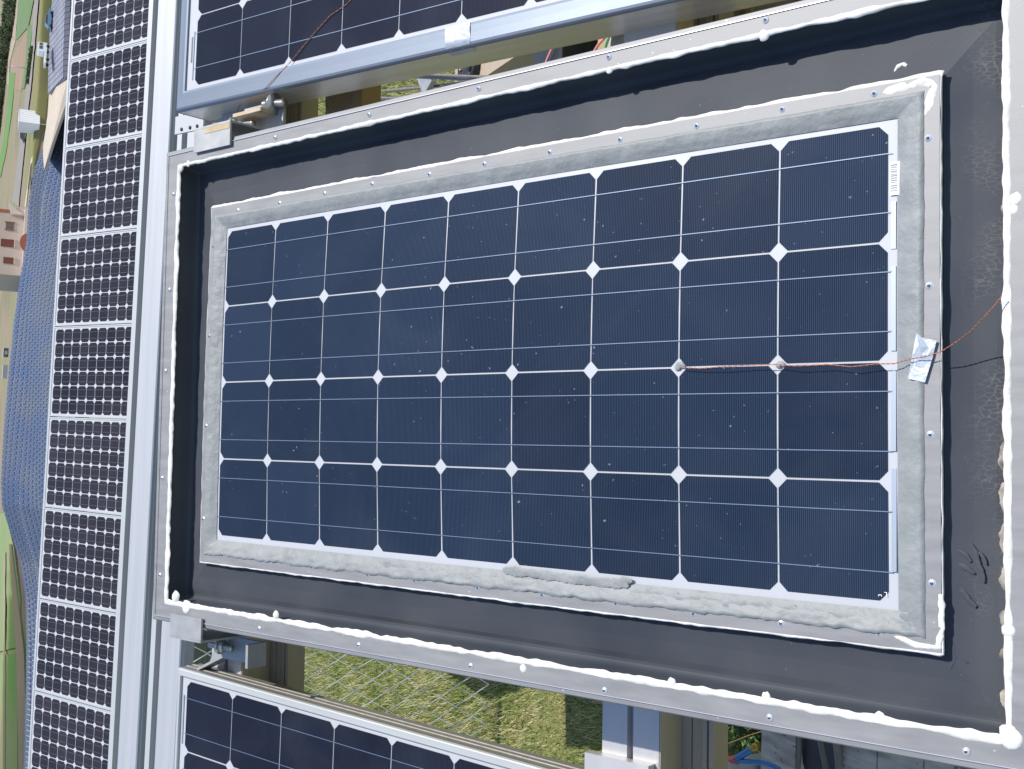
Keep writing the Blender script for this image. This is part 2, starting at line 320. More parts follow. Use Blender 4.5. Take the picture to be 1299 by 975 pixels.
ys = np.concatenate([np.linspace(-12, 16, 57), np.geomspace(17, 250, 70), np.linspace(254, 266, 25), np.geomspace(268, 4200, 110)])
us = np.linspace(-1, 1, 121)
gv = []
for y in ys:
    wd = 30 + max(0, y) * 1.1
    for u in us:
        x = u * wd; gv.append((x, y, float(height(x, y))))
nu = len(us)
gf = [(i * nu + j, i * nu + j + 1, (i + 1) * nu + j + 1, (i + 1) * nu + j) for i in range(len(ys) - 1) for j in range(nu - 1)]
def soil_material():
    m = bpy.data.materials.new('dry_grass_soil'); m.use_nodes = True; n = m.node_tree; b = n.nodes['Principled BSDF']; b.inputs['Roughness'].default_value = 0.95
    g = n.nodes.new('ShaderNodeNewGeometry')
    def noise(sc, det=6):
        t = n.nodes.new('ShaderNodeTexNoise'); t.inputs['Scale'].default_value = sc; t.inputs['Detail'].default_value = det; n.links.new(g.outputs['Position'], t.inputs['Vector']); return t
    def ramp(t, cs):
        r = n.nodes.new('ShaderNodeValToRGB'); e = r.color_ramp.elements
        e[0].position = cs[0][0]; e[0].color = (*cs[0][1], 1); e[1].position = cs[-1][0]; e[1].color = (*cs[-1][1], 1)
        for p_, c_ in cs[1:-1]:
            x = e.new(p_); x.color = (*c_, 1)
        n.links.new(t.outputs['Fac'], r.inputs[0]); return r
    near = ramp(noise(6, 8), [(0.32, (0.09, 0.12, 0.03)), (0.5, (0.18, 0.18, 0.06)), (0.70, (0.26, 0.21, 0.10))])
    far = ramp(noise(0.03, 8), [(0.35, (0.17, 0.155, 0.085)), (0.5, (0.25, 0.19, 0.12)), (0.65, (0.16, 0.20, 0.07))])
    sp = n.nodes.new('ShaderNodeSeparateXYZ'); n.links.new(g.outputs['Position'], sp.inputs[0])
    mr = n.nodes.new('ShaderNodeMapRange'); mr.inputs['From Min'].default_value = 30; mr.inputs['From Max'].default_value = 120; n.links.new(sp.outputs[1], mr.inputs[0])
    mx = n.nodes.new('ShaderNodeMix'); mx.data_type = 'RGBA'; n.links.new(mr.outputs[0], mx.inputs['Factor'])
    n.links.new(near.outputs[0], mx.inputs['A']); n.links.new(far.outputs[0], mx.inputs['B']); n.links.new(mx.outputs['Result'], b.inputs['Base Color'])
    return m
ground = npmesh('ground', gv, gf, soil_material(), smooth=True); tag(ground, kind='structure')

def gmat(name, c1, c2, sc=0.05):
    m = mat(name, c1, 0.95, var=c2, vscale=sc, vw=0.4, detail=8); return m
def patch(name, mt, quads, lift=0.12):
    """ground sheet draped over the terrain; corners given where they are seen, grid points found on the terrain"""
    V = []; Fc = []
    for q in quads:
        N1, N2 = 16, 10; o = len(V)
        for i in range(N1 + 1):
            for j in range(N2 + 1):
                s, t = i / N1, j / N2
                u = (1 - s) * ((1 - t) * q[0][0] + t * q[1][0]) + s * ((1 - t) * q[3][0] + t * q[2][0])
                v = (1 - s) * ((1 - t) * q[0][1] + t * q[1][1]) + s * ((1 - t) * q[3][1] + t * q[2][1])
                u += 0.6 * wob(v * 0.11, u * 0.13, 3.1)
                p = hit(u, v)
                if p is None: p = atY(u, v, 900.)
                V.append((p[0], p[1], float(height(p[0], p[1])) + lift))
        for i in range(N1):
            for j in range(N2): Fc.append((o + i * (N2 + 1) + j, o + i * (N2 + 1) + j + 1, o + (i + 1) * (N2 + 1) + j + 1, o + (i + 1) * (N2 + 1) + j))
    o = npmesh(name, V, Fc, mt, smooth=True); tag(o, kind='structure'); return o
# corner order: left-top, right-top, right-bottom, left-bottom (photo directions)
patch('dirt_track', gmat('pale_dirt', (0.36, 0.29, 0.21), (0.30, 0.24, 0.17)), [((21, -10), (24, -10), (20, 52), (16, 45)), ((15, 46), (20, 52), (13, 78), (11, 75)), ((11, 75), (13, 78), (11, 112), (8.5, 112))], 0.2)
patch('green_field', gmat('crop_green', (0.10, 0.17, 0.055), (0.13, 0.19, 0.07)), [((24, -10), (46, -10), (37, 34), (21, 51)), ((36, 34), (43, 30), (37, 80), (33, 80)), ((33, 80), (37, 80), (32, 112), (28, 112))], 0.25)
patch('green_field', gmat('crop_green_bright', (0.12, 0.24, 0.05), (0.10, 0.19, 0.05)), [((12, 92), (20, 92), (15, 145), (10, 140)), ((10, 140), (15, 145), (8, 195), (3, 185)), ((3, 185), (8, 195), (1, 225), (-3, 220))], 0.25)
patch('ploughed_field', gmat('ploughed_soil', (0.30, 0.20, 0.13), (0.24, 0.17, 0.11)), [((36, 35), (37, 36), (34, 80), (14, 78)), ((14, 78), (34, 80), (28, 115), (12, 112))], 0.15)
patch('road', gmat('worn_asphalt', (0.21, 0.19, 0.17), (0.26, 0.23, 0.20), 0.2), [((46, -10), (51, -10), (46, 55), (41, 55)), ((41, 55), (46, 55), (41, 110), (35, 110)), ((35, 110), (41, 110), (36, 150), (31, 150)), ((31, 150), (36, 150), (25, 262), (16, 255))], 0.3)
patch('verge', gmat('mown_verge', (0.17, 0.175, 0.055), (0.23, 0.20, 0.085)), [((54, -10), (70, -10), (66, 55), (48, 55)), ((48, 55), (66, 55), (64, 125), (43, 125)), ((43, 125), (62, 125), (58, 165), (40, 150)), ((38, 150), (55, 165), (40, 240), (33, 235))], 0.3)
patch('green_field', gmat('crop_green_west', (0.15, 0.25, 0.07), (0.23, 0.25, 0.12)), [((-16, 655), (8, 650), (20, 695), (-12, 690)), ((-12, 690), (20, 695), (28, 760), (-14, 760)), ((-14, 760), (28, 760), (26, 820), (-14, 830)), ((-14, 830), (24, 830), (24, 985), (-30, 985))], 0.3)
patch('dirt_track', gmat('reddish_dirt', (0.30, 0.23, 0.15), (0.22, 0.21, 0.12)), [((14, 690), (18, 690), (34, 830), (24, 830)), ((24, 830), (34, 830), (38, 985), (27, 985)), ((7, 700), (10, 700), (10, 985), (7, 985))], 0.5)

# ------------------------------------------------------------------ far wood
def wood_mesh():
    V = []; n_ = 0; crowns = []
    for k in range(900):
        t = random.random(); X = EX[2] + (EX[-1] + 30 - EX[2]) * t
        row = random.random() ** 0.8 * 120
        Y = 905 + row; Xs = X * Y / 900.0
        z = float(height(Xs, Y)); r = random.uniform(2.8, 5.2); hh = random.uniform(5.5, 9.5) * (1.0 + 0.2 * wob(Xs * .02))
        crowns.append((Xs, Y, z, r, hh))
    pts = []; cls = []
    for (x, y, z, r, hh) in crowns:
        m = 150; u = rng.normal(size=(m, 3)); u /= np.linalg.norm(u, axis=1)[:, None]; rad = rng.uniform(.55, 1.05, (m, 1))
        c = np.array([x, y, z + hh * .55]) + u * rad * np.array([r, r, hh * .5]); pts.append(c)
    Pn = np.concatenate(pts); m = len(Pn)
    s = rng.uniform(.5, 1.3, (m, 1, 1)); tri = rng.normal(size=(m, 3, 3)); tri /= np.linalg.norm(tri, axis=2)[:, :, None]
    V = (Pn[:, None, :] + tri * s).reshape(-1, 3)
    return npmesh('woodland', V, np.arange(len(V)).reshape(-1, 3), leafm)
leafm = bpy.data.materials.new('woodland_leaves'); leafm.use_nodes = True
_n = leafm.node_tree; _b = _n.nodes['Principled BSDF']; _b.inputs['Roughness'].default_value = 0.8
_g = _n.nodes.new('ShaderNodeNewGeometry'); _r = _n.nodes.new('ShaderNodeValToRGB')
_r.color_ramp.elements[0].color = (0.030, 0.055, 0.018, 1); _r.color_ramp.elements[1].color = (0.10, 0.13, 0.05, 1)
_n.links.new(_g.outputs['Random Per Island'], _r.inputs[0]); _n.links.new(_r.outputs[0], _b.inputs['Base Color'])
tag(wood_mesh(), 'dense dark green woodland on the ridge at the far corner', 'woodland', kind='stuff')

# ------------------------------------------------------------------ module array laid over the far bank
def array_surface(top, Yt, drop, tilt):
    """returns f(X, s) -> point, s metres down the slope from the top edge"""
    tp = [atY(u, v, Yt) for u, v in top]; tx = np.array([p[0] for p in tp]); tz = np.array([p[2] for p in tp]); o = np.argsort(tx); tx = tx[o]; tz = tz[o]
    def f(X, s):
        z0 = float(np.interp(X, tx, tz)); a = tilt(X, s)
        return np.array([X, Yt - drop(X, s), z0 - a])
    return f, tx[0], tx[-1]
def build_array(name, label, cat, top, Yt, drop, fall, mw, mh, rows, mts, stag, npart=100, side=True, botcut=None):
    f, x0, x1 = array_surface(top, Yt, drop, fall)
    root = thing(name, T(0, 0, 0), label, cat)
    # sheet that carries the modules, with thickness
    N = 90; nr = 12; V = []; Fc = []
    for k in (0, 1):
        for i in range(N + 1):
            X = x0 + (x1 - x0) * i / N
            for j in range(nr + 1):
                p = f(X, j / nr * rows * mh) + [0, 0, -0.3 - 0.35 * k]; V.append(p)
    W_ = nr + 1; off = (N + 1) * W_
    for i in range(N):
        for j in range(nr):
            a = i * W_ + j; Fc += [(a, a + 1, a + W_ + 1, a + W_), (off + a + W_, off + a + W_ + 1, off + a + 1, off + a)]
    for i in range(N):
        for j in (0, nr): a = i * W_ + j; Fc.append((a, a + W_, off + a + W_, off + a))
    for j in range(nr):
        for i in (0, N): a = i * W_ + j; Fc.append((a, a + 1, off + a + 1, off + a))
    npmesh('backing_sheet', V, Fc, M['back_grey'], root)
    mods = []
    nc = int((x1 - x0) / mw)
    for r_ in range(rows):
        for c in range(nc):
            X = x0 + (c + (0.5 if (stag and r_ % 2) else 0)) * mw
            if X + mw > x1: continue
            s0, s1 = r_ * mh + .09, (r_ + 1) * mh - .09
            mods.append((r_, [f(X + .07, s0), f(X + mw - .07, s0), f(X + mw - .07, s1), f(X + .07, s1)]))
    # parts: those that show largest lie nearest
    mods.sort(key=lambda q: q[1][3][1])
    for i, (r_, q) in enumerate(mods[:npart]):
        mb = MB(); mb.add([p for p in q] + [p + [0, 0, -.1] for p in q], [(0, 1, 2, 3), (7, 6, 5, 4), (0, 4, 5, 1), (1, 5, 6, 2), (2, 6, 7, 3), (3, 7, 4, 0)])
        mb.build('solar_module', mts[0 if (r_ == rows - 1 or len(mts) == 1) else -1], root)
    V = []; mi = []
    for i, (r_, q) in enumerate(mods[npart:]):
        V += q; mi.append(0 if (r_ == rows - 1 or len(mts) == 1) else 1)
    if len(mts) == 1: mi = [0] * len(mi)
    o = npmesh('module_field', V, np.arange(len(V)).reshape(-1, 4), mts, root, mi); o['kind'] = 'stuff'
    return root, f, x0, x1
topA = [(80, 122), (72, 145), (62, 172), (52, 193), (43, 213), (36, 255), (33, 305), (25, 352), (17, 410), (9, 490), (4, 550), (1, 610), (2, 640), (8, 660), (16, 685), (25, 712), (32, 760), (33, 817), (32, 885), (30, 975), (28, 1060)]
def tlt(X, s): return 0.42 + 0.10 * math.sin(X * 0.055 + 1.0)
def dropA(X, s):
    k = 0.025 + 0.012 * math.sin(X * .06 + .5); return s * (0.90 - 0.1 * math.sin(X * .05)) + 3.2 * math.sin(X * .09 + s * .11) * min(1, s / 6)
def fallA(X, s):
    t = s / 26.0; return s * (0.50 - 0.10 * t) + 0.55 * math.sin(X * 0.085 + s * 0.25) * min(1, s / 6)
arrA, fA, ax0, ax1 = build_array('bank_solar_array', 'vast blue array of staggered modules draped over the wavy bank behind the far panel row', 'solar array', topA, 262.0, dropA, fallA, 1.06, 1.55, 18, [M['roof_blue']], True)
topB = [(66, -45), (66, 0), (63, 30), (62, 60), (61, 90), (60.5, 119)]
def dropB(X, s): return s * 0.97 if s < 15 else 14.55 + (s - 15) * .8
def fallB(X, s): return s * 0.145 if s < 15 else 2.17 + (s - 15) * 0.75
arrB, fB, bx0, bx1 = build_array('terrace_solar_array', 'grey module terrace with a darker front row, raised on timber props', 'solar array', topB, 262.0, dropB, fallB, 1.16, 1.62, 10, [M['roof_dark'], M['roof_grey']], False, 60)
# props under the front edge of the terrace
pr = MB(); k = 0
X = bx0 + 1
while X < bx1:
    p = fB(X, 16.2); q = p + np.array([-1.5, -3.5, -3.2])
    mb = MB(); mb.tube([p + [0, 0, -.3], q], .13, 6); mb.tube([p + [0, 0, -.3], p + np.array([0, 0, -3.6])], .13, 6); mb.build('prop', M['wood'], arrB); X += 1.7
# concrete apron and retaining wall between the arrays
def slab_from_px(name, label, cat, pts, Y, th, mt, depth_slope=0.0):
    top = []
    for (u, v, yy) in pts: top.append(atY(u, v, yy))
    mb = MB(); n = len(top); mb.add(top + [p + np.array([0, th[0], th[1]]) for p in top], [tuple(range(n)), tuple(range(n, 2 * n))[::-1]] + [(i, n + i, n + (i + 1) % n, (i + 1) % n) for i in range(n)])
    o = mb.build(name, mt); tag(o, label, cat); return o
slab_from_px('concrete_apron', 'beige concrete apron between the grey module terrace and the blue array', 'apron', [(60, 118, 266), (74, 90, 256), (86, 55, 252), (92, 40, 250), (96, 60, 246), (92, 110, 246), (84, 130, 248), (66, 182, 250), (56, 215, 252), (54, 190, 264), (57, 160, 266)], 0, (0, -.5), M['concrete'])
slab_from_px('retaining_wall', 'dark shaded retaining wall tapering beside the white cabin', 'wall', [(57, 157, 267), (56, 192, 265), (42, 218, 265), (35, 240, 265), (39, 205, 267)], 0, (.8, 0), M['wall_shade'])
slab_from_px('kerb_strip', 'thin pale coping running along the top edge of the blue array', 'coping', [(57, 155, 266.8), (39, 203, 266.8), (33, 245, 266.8), (31, 262, 266.8), (33, 262, 266.6), (35, 242, 266.6), (41, 203, 266.6), (58, 158, 266.6)], 0, (.5, -.2), M['cream'])

# ------------------------------------------------------------------ far buildings and vehicles (seen side on)
def far_frame(u, v, Y):
    """base point and metres per photo pixel there"""
    p = atY(u, v, Y); k = Y * 1.09 / FPX * 0.915; return p, k
def cabin():
    p, k = far_frame(50.5, 157, 263); wdt = 3.7; h = 4.0
    root = thing('site_cabin', T(p[0], p[1], p[2], .6), 'plain white box cabin raised on short legs above the retaining wall', 'cabin')
    mb = MB(); mb.box(0, wdt, 0, 3, 0, h); mb.box(-.03, wdt + .03, -.04, 3.04, h, h + .06); 
    mb.build('cabin_body', M['paint_white'], root)
    for x in (.25, wdt - .35):
        for y in (.2, 2.7): MB().box(x, x + .12, y, y + .12, -1.3, 0).build('leg', M['steel'], root)
    for x in np.arange(.55, wdt, .55): MB().box(x, x + .05, -.045, -.002, .05, h - .05).build('panel_rib', M['paint_white'], root)
cabin()
def building():
    p, k = far_frame(31, 350, 275); W_ = 15.0; H_ = 11
    root = thing('farm_building', T(p[0], p[1], p[2], .3), 'pale plastered building with brown shutters and a terracotta arch', 'building')
    MB().box(0, W_, 0, 9, -3, H_).build('wall', M['plaster'], root)
    MB().box(-.1, W_ + .3, -3.0, -.02, -3, .6).build('terrace_wall', M['cream'], root)
    mb = MB(); mb.box(W_ - 1.0, W_ + .6, -.3, -.02, .61, 3.2); mb.add([(W_ - 1, -.5, 1), (W_ - 1, -.5, 3.4), (W_ + 1.6, -.5, 3.8), (W_ - 1, -.8, 1), (W_ - 1, -.8, 3.4), (W_ + 1.6, -.8, 3.8)], [(0, 1, 2), (5, 4, 3), (0, 3, 4, 1), (1, 4, 5, 2), (2, 5, 3, 0)]); mb.build('porch', M['cream'], root)
    for (x, z, ww, hh) in ((2.6, 2.3, 1.4, 2.0), (6.5, 2.4, 1.7, 2.6)):
        w_ = MB().box(x, x + ww, -.12, -.01, z, z + hh).build('window', M['brown'], root)
        MB().box(x - .15, x + ww + .15, -.2, -.01, z - .2, z - .03).build('sill', M['cream'], w_)
    w_ = MB().box(10.6, 12.2, -.12, -.01, 2.6, 4.2).build('window', M['winglass'], root)
    mb = MB(); mb.box(10.4, 10.58, -.15, -.01, 2.4, 4.4); mb.box(12.22, 12.4, -.15, -.01, 2.4, 4.4); mb.box(11.35, 11.45, -.15, -.125, 2.6, 4.2); mb.build('frame', M['terracotta'], w_)
    prof = [(6.4 + 2.1 * math.cos(t), -.2 + 1.55 * math.sin(t)) for t in np.linspace(0, math.pi, 15)]
    MB().prism([(a, b) for a, b in prof], -3.3, -3.02, axis=1).build('arch', M['terracotta'], root)
    MB().box(W_ - .5, W_ + .25, -.06, -.01, .6, H_).build('quoin', M['terracotta'], root)
    MB().box(-.3, W_ + .3, -.3, 9.3, H_, H_ + .3).build('roof', M['terracotta'], root)
    for x in (1.5, 3.6, 9.8, 11.9): MB().box(x, x + .8, -3.12, -3.02, -1.8, -.7).build('vent_panel', M['concrete'], root)
building()
def wheels(root, xs, y0, y1, r=.33):
    for x in xs:
        for y in (y0, y1):
            o = MB().tube([(x, y - .1, r), (x, y + .1, r)], r, 14).build('wheel', M['tyre'], root)
def van():
    p = atY(62.5, 62, 259.5)
    root = thing('delivery_van', T(p[0], p[1], p[2], math.pi + .4), 'white flatbed van with a low bed parked on the verge', 'van')
    MB().prism([(0, .5), (0, 2.1), (.25, 2.3), (1.9, 2.35), (2.2, 2.0), (2.3, .5)], 0, 1.8, axis=1).build('cab', M['paint_white'], root)
    MB().box(2.35, 5.0, 0, 1.8, .55, .95).build('load_bed', M['paint_white'], root)
    MB().box(.9, 1.7, 1.805, 1.83, 1.3, 1.95).build('window', M['winglass'], root)
    MB().box(.15, .75, 1.805, 1.83, 1.3, 1.95).build('window', M['winglass'], root)
    wheels(root, (.8, 4.1), .05, 1.75)
van()
def car(u, v, Y, paint, label, rz=0.0, cat='car', L=4.2):
    p = atY(u, v, Y); root = thing('parked_car', T(p[0], p[1], p[2] , rz), label, cat, 'cars parked beyond the arrays')
    k = L / 4.2
    MB().prism([(0, .35), (0, .85), (.6 * k, .98), (1.1 * k, 1.45), (2.7 * k, 1.48), (3.3 * k, 1.0), (4.1 * k, .85), (4.2 * k, .35)], 0, 1.7, axis=1).build('body', paint, root)
    MB().prism([(.85 * k, 1.0), (1.2 * k, 1.38), (2.6 * k, 1.40), (3.05 * k, 1.0)], -.012, 1.712, axis=1).build('window', M['winglass'], root)
    MB().box(4.2 * k, 4.2 * k + .04, .15, .4, .6, .78).build('headlight', M['paint_white'], root); MB().box(4.2 * k, 4.2 * k + .04, 1.3, 1.55, .6, .78).build('headlight', M['paint_white'], root)
    wheels(root, (.75 * k, 3.4 * k), .05, 1.65, .31)
    return root
car(66.5, 37, 259, M['car_blue'], 'pale blue car beside the top edge of the grey module terrace')
car(33.5, 180, 300, M['car_navy'], 'small dark car parked just left of the white cabin', L=3.2)
def small_box(name, u, v, Y, w_, d_, h_, mt, label, cat):
    p = atY(u, v, Y); root = thing(name, T(p[0], p[1], p[2]), label, cat)
    MB().box(0, w_, 0, d_, 0, h_).build('body', mt, root); MB().box(-.08, w_ + .08, -.08, d_ + .08, h_, h_ + .12).build('lid', M['paint_white'], root)
    MB().box(w_ * .3, w_ * .7, -.03, -.005, .2 * h_, h_ * .8).build('door', M['steel'], root)
small_box('storage_shed', 47, 59.5, 330, 1.0, 1.5, 1.2, M['paint_white'], 'tiny white shed beside the road near the field corner', 'shed')
small_box('equipment_cabinet', 33, 163, 285, 1.4, 1, 1.2, M['steel'], 'grey equipment cabinet between the white cabin and the dark car', 'cabinet')
small_box('inverter_hut', 10.5, 453, 285, 2.0, 1.6, 1.0, M['car_navy'], 'dark glazed hut with white trim beyond the middle of the blue array', 'hut')
small_box('pump_house', 9, 480, 285, 3.0, 1.6, .9, M['steel'], 'long low grey pump housing left of the dark glazed hut', 'hut')
p = hit(37.5, 87); pole = thing('street_lamp', T(p[0], p[1], p[2]), 'slim grey lamp post standing alone beside the road', 'street lamp')
MB().tube([(0, 0, 0), (0, 0, 5.2)], .11, 8).build('pole', M['steel'], pole); MB().box(-.6, .2, -.12, .12, 5.2, 5.4).build('lamp_head', M['paint_white'], pole)
for i, (u, v) in enumerate([(43.5, 64), (42.5, 70), (41.8, 76), (41, 82), (40.3, 88), (39.5, 95), (38.5, 103)]):
    p = hit(u, v); m = 120; uu = rng.normal(size=(m, 3)); uu /= np.linalg.norm(uu, axis=1)[:, None]
    c = uu * rng.uniform(.5, 1, (m, 1)) * np.array([1.0, 1.0, .5]) + [0, 0, .6]
    tri = rng.normal(size=(m, 3, 3)) * .22; V = (c[:, None, :] + tri).reshape(-1, 3)
    r_ = thing('roadside_shrub', T(*p), ('small dark shrub in the line beside the road, ' + ['nearest the white shed', 'second from the white shed', 'third from the white shed', 'in the middle of the line', 'third from the billboard end', 'second from the cabin end', 'nearest the cabin end'][i]).replace('third from the billboard end', 'just past the middle towards the cabin'), 'shrub', 'shrubs beside the road')
    npmesh('crown', V, np.arange(len(V)).reshape(-1, 3), leafm, r_); MB().tube([(0, 0, -.1), (0, 0, .8)], .07, 6).build('stem', M['wood'], r_)

# ------------------------------------------------------------------ near grass
def grass():
    N = 760000
    Y = rng.uniform(2.2, 9.5, N); Y = 2.2 + (Y - 2.2) ** 1.0; X = rng.uniform(-3.6, 2.6, N)
    keep = rng.uniform(size=N) < np.clip(1.25 - (Y - 2.2) / 9, .2, 1); X = X[keep]; Y = Y[keep]; N = len(X)
    z = height(X, Y); L_ = rng.uniform(.012, .045, N) * (1 + .5 * np.sin(X * 5) * np.cos(Y * 4)); th = rng.uniform(0, 2 * np.pi, N); ln = rng.uniform(.2, 1.1, N)
    wv = .0011 + .0013 * rng.uniform(size=N); dx, dy = np.cos(th), np.sin(th)
    b = np.stack([X, Y, z], 1); side = np.stack([-dy, dx, np.zeros(N)], 1) * wv[:, None]
    tip = b + np.stack([dx * ln, dy * ln, np.ones(N)], 1) * L_[:, None]
    V = np.stack([b - side, b + side, tip], 1).reshape(-1, 3)
    o = npmesh('grass', V, np.arange(len(V)).reshape(-1, 3), grassm); tag(o, 'short dry yellow green grass under the panel racks', 'grass', kind='stuff')
grassm = bpy.data.materials.new('grass_blades'); grassm.use_nodes = True
_n = grassm.node_tree; _b = _n.nodes['Principled BSDF']; _b.inputs['Roughness'].default_value = 0.65; _b.inputs['Specular IOR Level'].default_value = .25
_g = _n.nodes.new('ShaderNodeNewGeometry'); _t = _n.nodes.new('ShaderNodeTexNoise'); _t.inputs['Scale'].default_value = 2.2; _t.inputs['Detail'].default_value = 4; _n.links.new(_g.outputs['Position'], _t.inputs['Vector'])
_a = _n.nodes.new('ShaderNodeMath'); _a.operation = 'MULTIPLY_ADD'; _a.inputs[1].default_value = 0.75; _n.links.new(_g.outputs['Random Per Island'], _a.inputs[0])
_s = _n.nodes.new('ShaderNodeMath'); _s.operation = 'SUBTRACT'; _s.inputs[1].default_value = .33; _n.links.new(_t.outputs['Fac'], _s.inputs[0]); _n.links.new(_s.outputs[0], _a.inputs[2])
_r = _n.nodes.new('ShaderNodeValToRGB'); e = _r.color_ramp.elements
e[0].position = .15; e[0].color = (0.085, 0.16, 0.03, 1); e[1].position = .85; e[1].color = (0.62, 0.52, 0.34, 1)
for p_, c_ in ((.42, (0.18, 0.235, 0.055)), (.70, (0.40, 0.42, 0.13))): x_ = e.new(p_); x_.color = (*c_, 1)
_n.links.new(_a.outputs[0], _r.inputs[0]); _n.links.new(_r.outputs[0], _b.inputs['Base Color'])
grass()

# ------------------------------------------------------------------ chain link fence
def fence():
    Yf = 4.30
    root = thing('chain_link_fence', T(0, Yf, 0), 'galvanised chain link fence seen through the lower gap with grass behind', 'fence')
    mb = MB(); dw, dh = 0.078, 0.135; z0, z1 = 0.05, 1.25; x = -3.6; X1 = 0.2; i = 0
    while x < X1:
        path = []; k = 0; z = z0
        while z <= z1:
            path.append((x + (dw / 2 if (k % 2) ^ (i % 2) else 0) * .96, .003 * (-1) ** k + .012 * wob(x, z * 3), z)); z += dh / 2; k += 1
        mb.tube(path, .0026, 4, caps=False); x += dw / 2; i += 1
    mb.build('wire_mesh', M['wire'], root)
    for zz in (z1,): MB().tube([(-3.6, 0, zz), (.2, 0, zz)], .002, 5).build('line_wire', M['wire'], root)
    for xx in (-3.6, .2): MB().tube([(xx, 0, -.1), (xx, 0, z1 + .05)], .022, 10).build('fence_post', M['galv'], root)
fence()

# ------------------------------------------------------------------ solar modules
def octo(a0, b0, s=.1255, c=.0098, n=0.0, wf=None):
    h = (P - s) / 2; a0 += h; b0 += h; a1, b1 = a0 + s, b0 + s
    pts = [(a0 + c, b0), (a1 - c, b0), (a1, b0 + c), (a1, b1 - c), (a1 - c, b1), (a0 + c, b1), (a0, b1 - c), (a0, b0 + c)]
    # slightly rounded corners like a pseudo square wafer
    return [(a, b, n + (wf(a, b) if wf else 0)) for a, b in pts]
WQ = (0.0484, 0.0206, 0.0172, 0.0729)
def warp(a, b):
    x = max(-1, min(1, a / (9 * P) * 2 - 1)); y = max(-1, min(1, b / (4 * P) * 2 - 1))
    return .1 * (WQ[0] * (1 - x * x) + WQ[1] * (1 - y * y) + WQ[2] * x * y + WQ[3] * (1 - x * x) * (1 - y * y))
def sheet(mb, a0, a1, b0, b1, n, wf, na=18, nb=8, mi=0):
    return mb.loft([[(a0 + (a1 - a0) * i / na, b0 + (b1 - b0) * j / nb, n + (wf(a0 + (a1 - a0) * i / na, b0 + (b1 - b0) * j / nb) if wf else 0)) for j in range(nb + 1)] for i in range(na + 1)], mi)
def strip(mb, a0, a1, b0, b1, n, wf, steps=1, th=.0004):
    r = []
    for i in range(steps + 1):
        a = a0 + (a1 - a0) * i / steps; r.append([(a, b0, n + (wf(a, b0) if wf else 0)), (a, b1, n + (wf(a, b1) if wf else 0))])
    mb.loft(r, sm=False)
def laminate(root, A, B, brow, margin, cm, wf=None, cells_as_parts=True, b_first=0, ribw=.0010):
    a0, a1, b0, b1 = margin
    mb = MB(); sheet(mb, a0, a1, b0, b1, -.0002, wf); sheet(mb, a0, a1, b0, b1, -.006, wf); mb.build('backing_sheet', M['white_back'], root)
    for j in range(B):
        for i in range(A):
            MB().add(octo(i * P, (b_first + j) * P, n=.0008, wf=wf), [tuple(range(8))]).build('solar_cell', cm, root)
        for fb in (.25, .75):
            b = (b_first + j + fb) * P
            mb = MB(); strip(mb, -.004, A * P + .004, b - ribw / 2, b + ribw / 2, .0016, wf, A * 2); mb.build('busbar', M['ribbon'], root)

def bead(name, corners, wid, hgt, root, mt, n0=0.0, seed=0.0, jit=.35, step=.006, wf=None, lump=.0, taper=None, nseg=7):
    """irregular bead of sealant pressed along a polyline (closed loop)"""
    pts = []
    nC = len(corners)
    for i in range(nC):
        p, q = Vector((*corners[i], 0)), Vector((*corners[(i + 1) % nC], 0)); L_ = (q - p).length; k = max(2, int(L_ / step))
        for s in range(k): pts.append(((p.lerp(q, s / k)), i))
    n = len(pts); rings = []; s = 0.0
    for i in range(n):
        p = pts[i][0]; d = (pts[(i + 2) % n][0] - pts[i - 2][0]).normalized(); nx = Vector((-d.y, d.x, 0))
        s += step
        wv = wid * (1 + jit * wob(s * 18, seed) + jit * .6 * wob(s * 70, seed + 5)); hv = hgt * (1 + jit * .7 * wob(s * 25, seed + 9))
        ev = wid * jit * .35 * wob(s * 45, seed + 17)
        if lump:
            l_ = max(0, wob(s * 9, seed + 31) - .42) * lump; wv *= 1 + l_; hv *= 1 + l_ * .8
        if taper: wv *= taper[pts[i][1]]
        base = n0 + (wf(p.x, p.y) if wf else 0); ring = []
        for k in range(nseg):
            t = math.pi * k / (nseg - 1); ring.append(tuple(p + nx * (math.cos(t) * wv / 2 * (1 + .12 * wob(s * 90, k, seed)) + ev) + Vector((0, 0, base - .001 + math.sin(t) * hv))))
        rings.append(ring)
    mb = MB(); mb.loft(rings, closed_u=True); return mb.build(name, mt, root)
def rivet(root, a, b, n, r=.0042):
    mb = MB(); prof = [(0.0, .0016), (.35, .0015), (.75, .0010), (1.0, 0.0)]
    rg = [[(a + r * q * math.cos(t), b + r * q * math.sin(t), n + z * 1.3) for t in np.linspace(0, 2 * math.pi, 13)[:-1]] for q, z in prof[1:]]
    mb.loft(rg, closed_v=True); o = mb.build('rivet', M['rivet'], root)
    mb = MB(); mb.tube([(a, b, n), (a, b, n + .0026)], r * .33, 8); mb.build('rivet_pin', M['rivet_pin'], o)

# ---- the test panel in the middle
main = thing('sealed_solar_panel', MAIN, 'large central test panel with a black rubber surround and thick white sealant beads', 'solar panel')
laminate(main, 9, 4, 4, (-.016, 1.175, -.022, .532), M['cell'], warp)
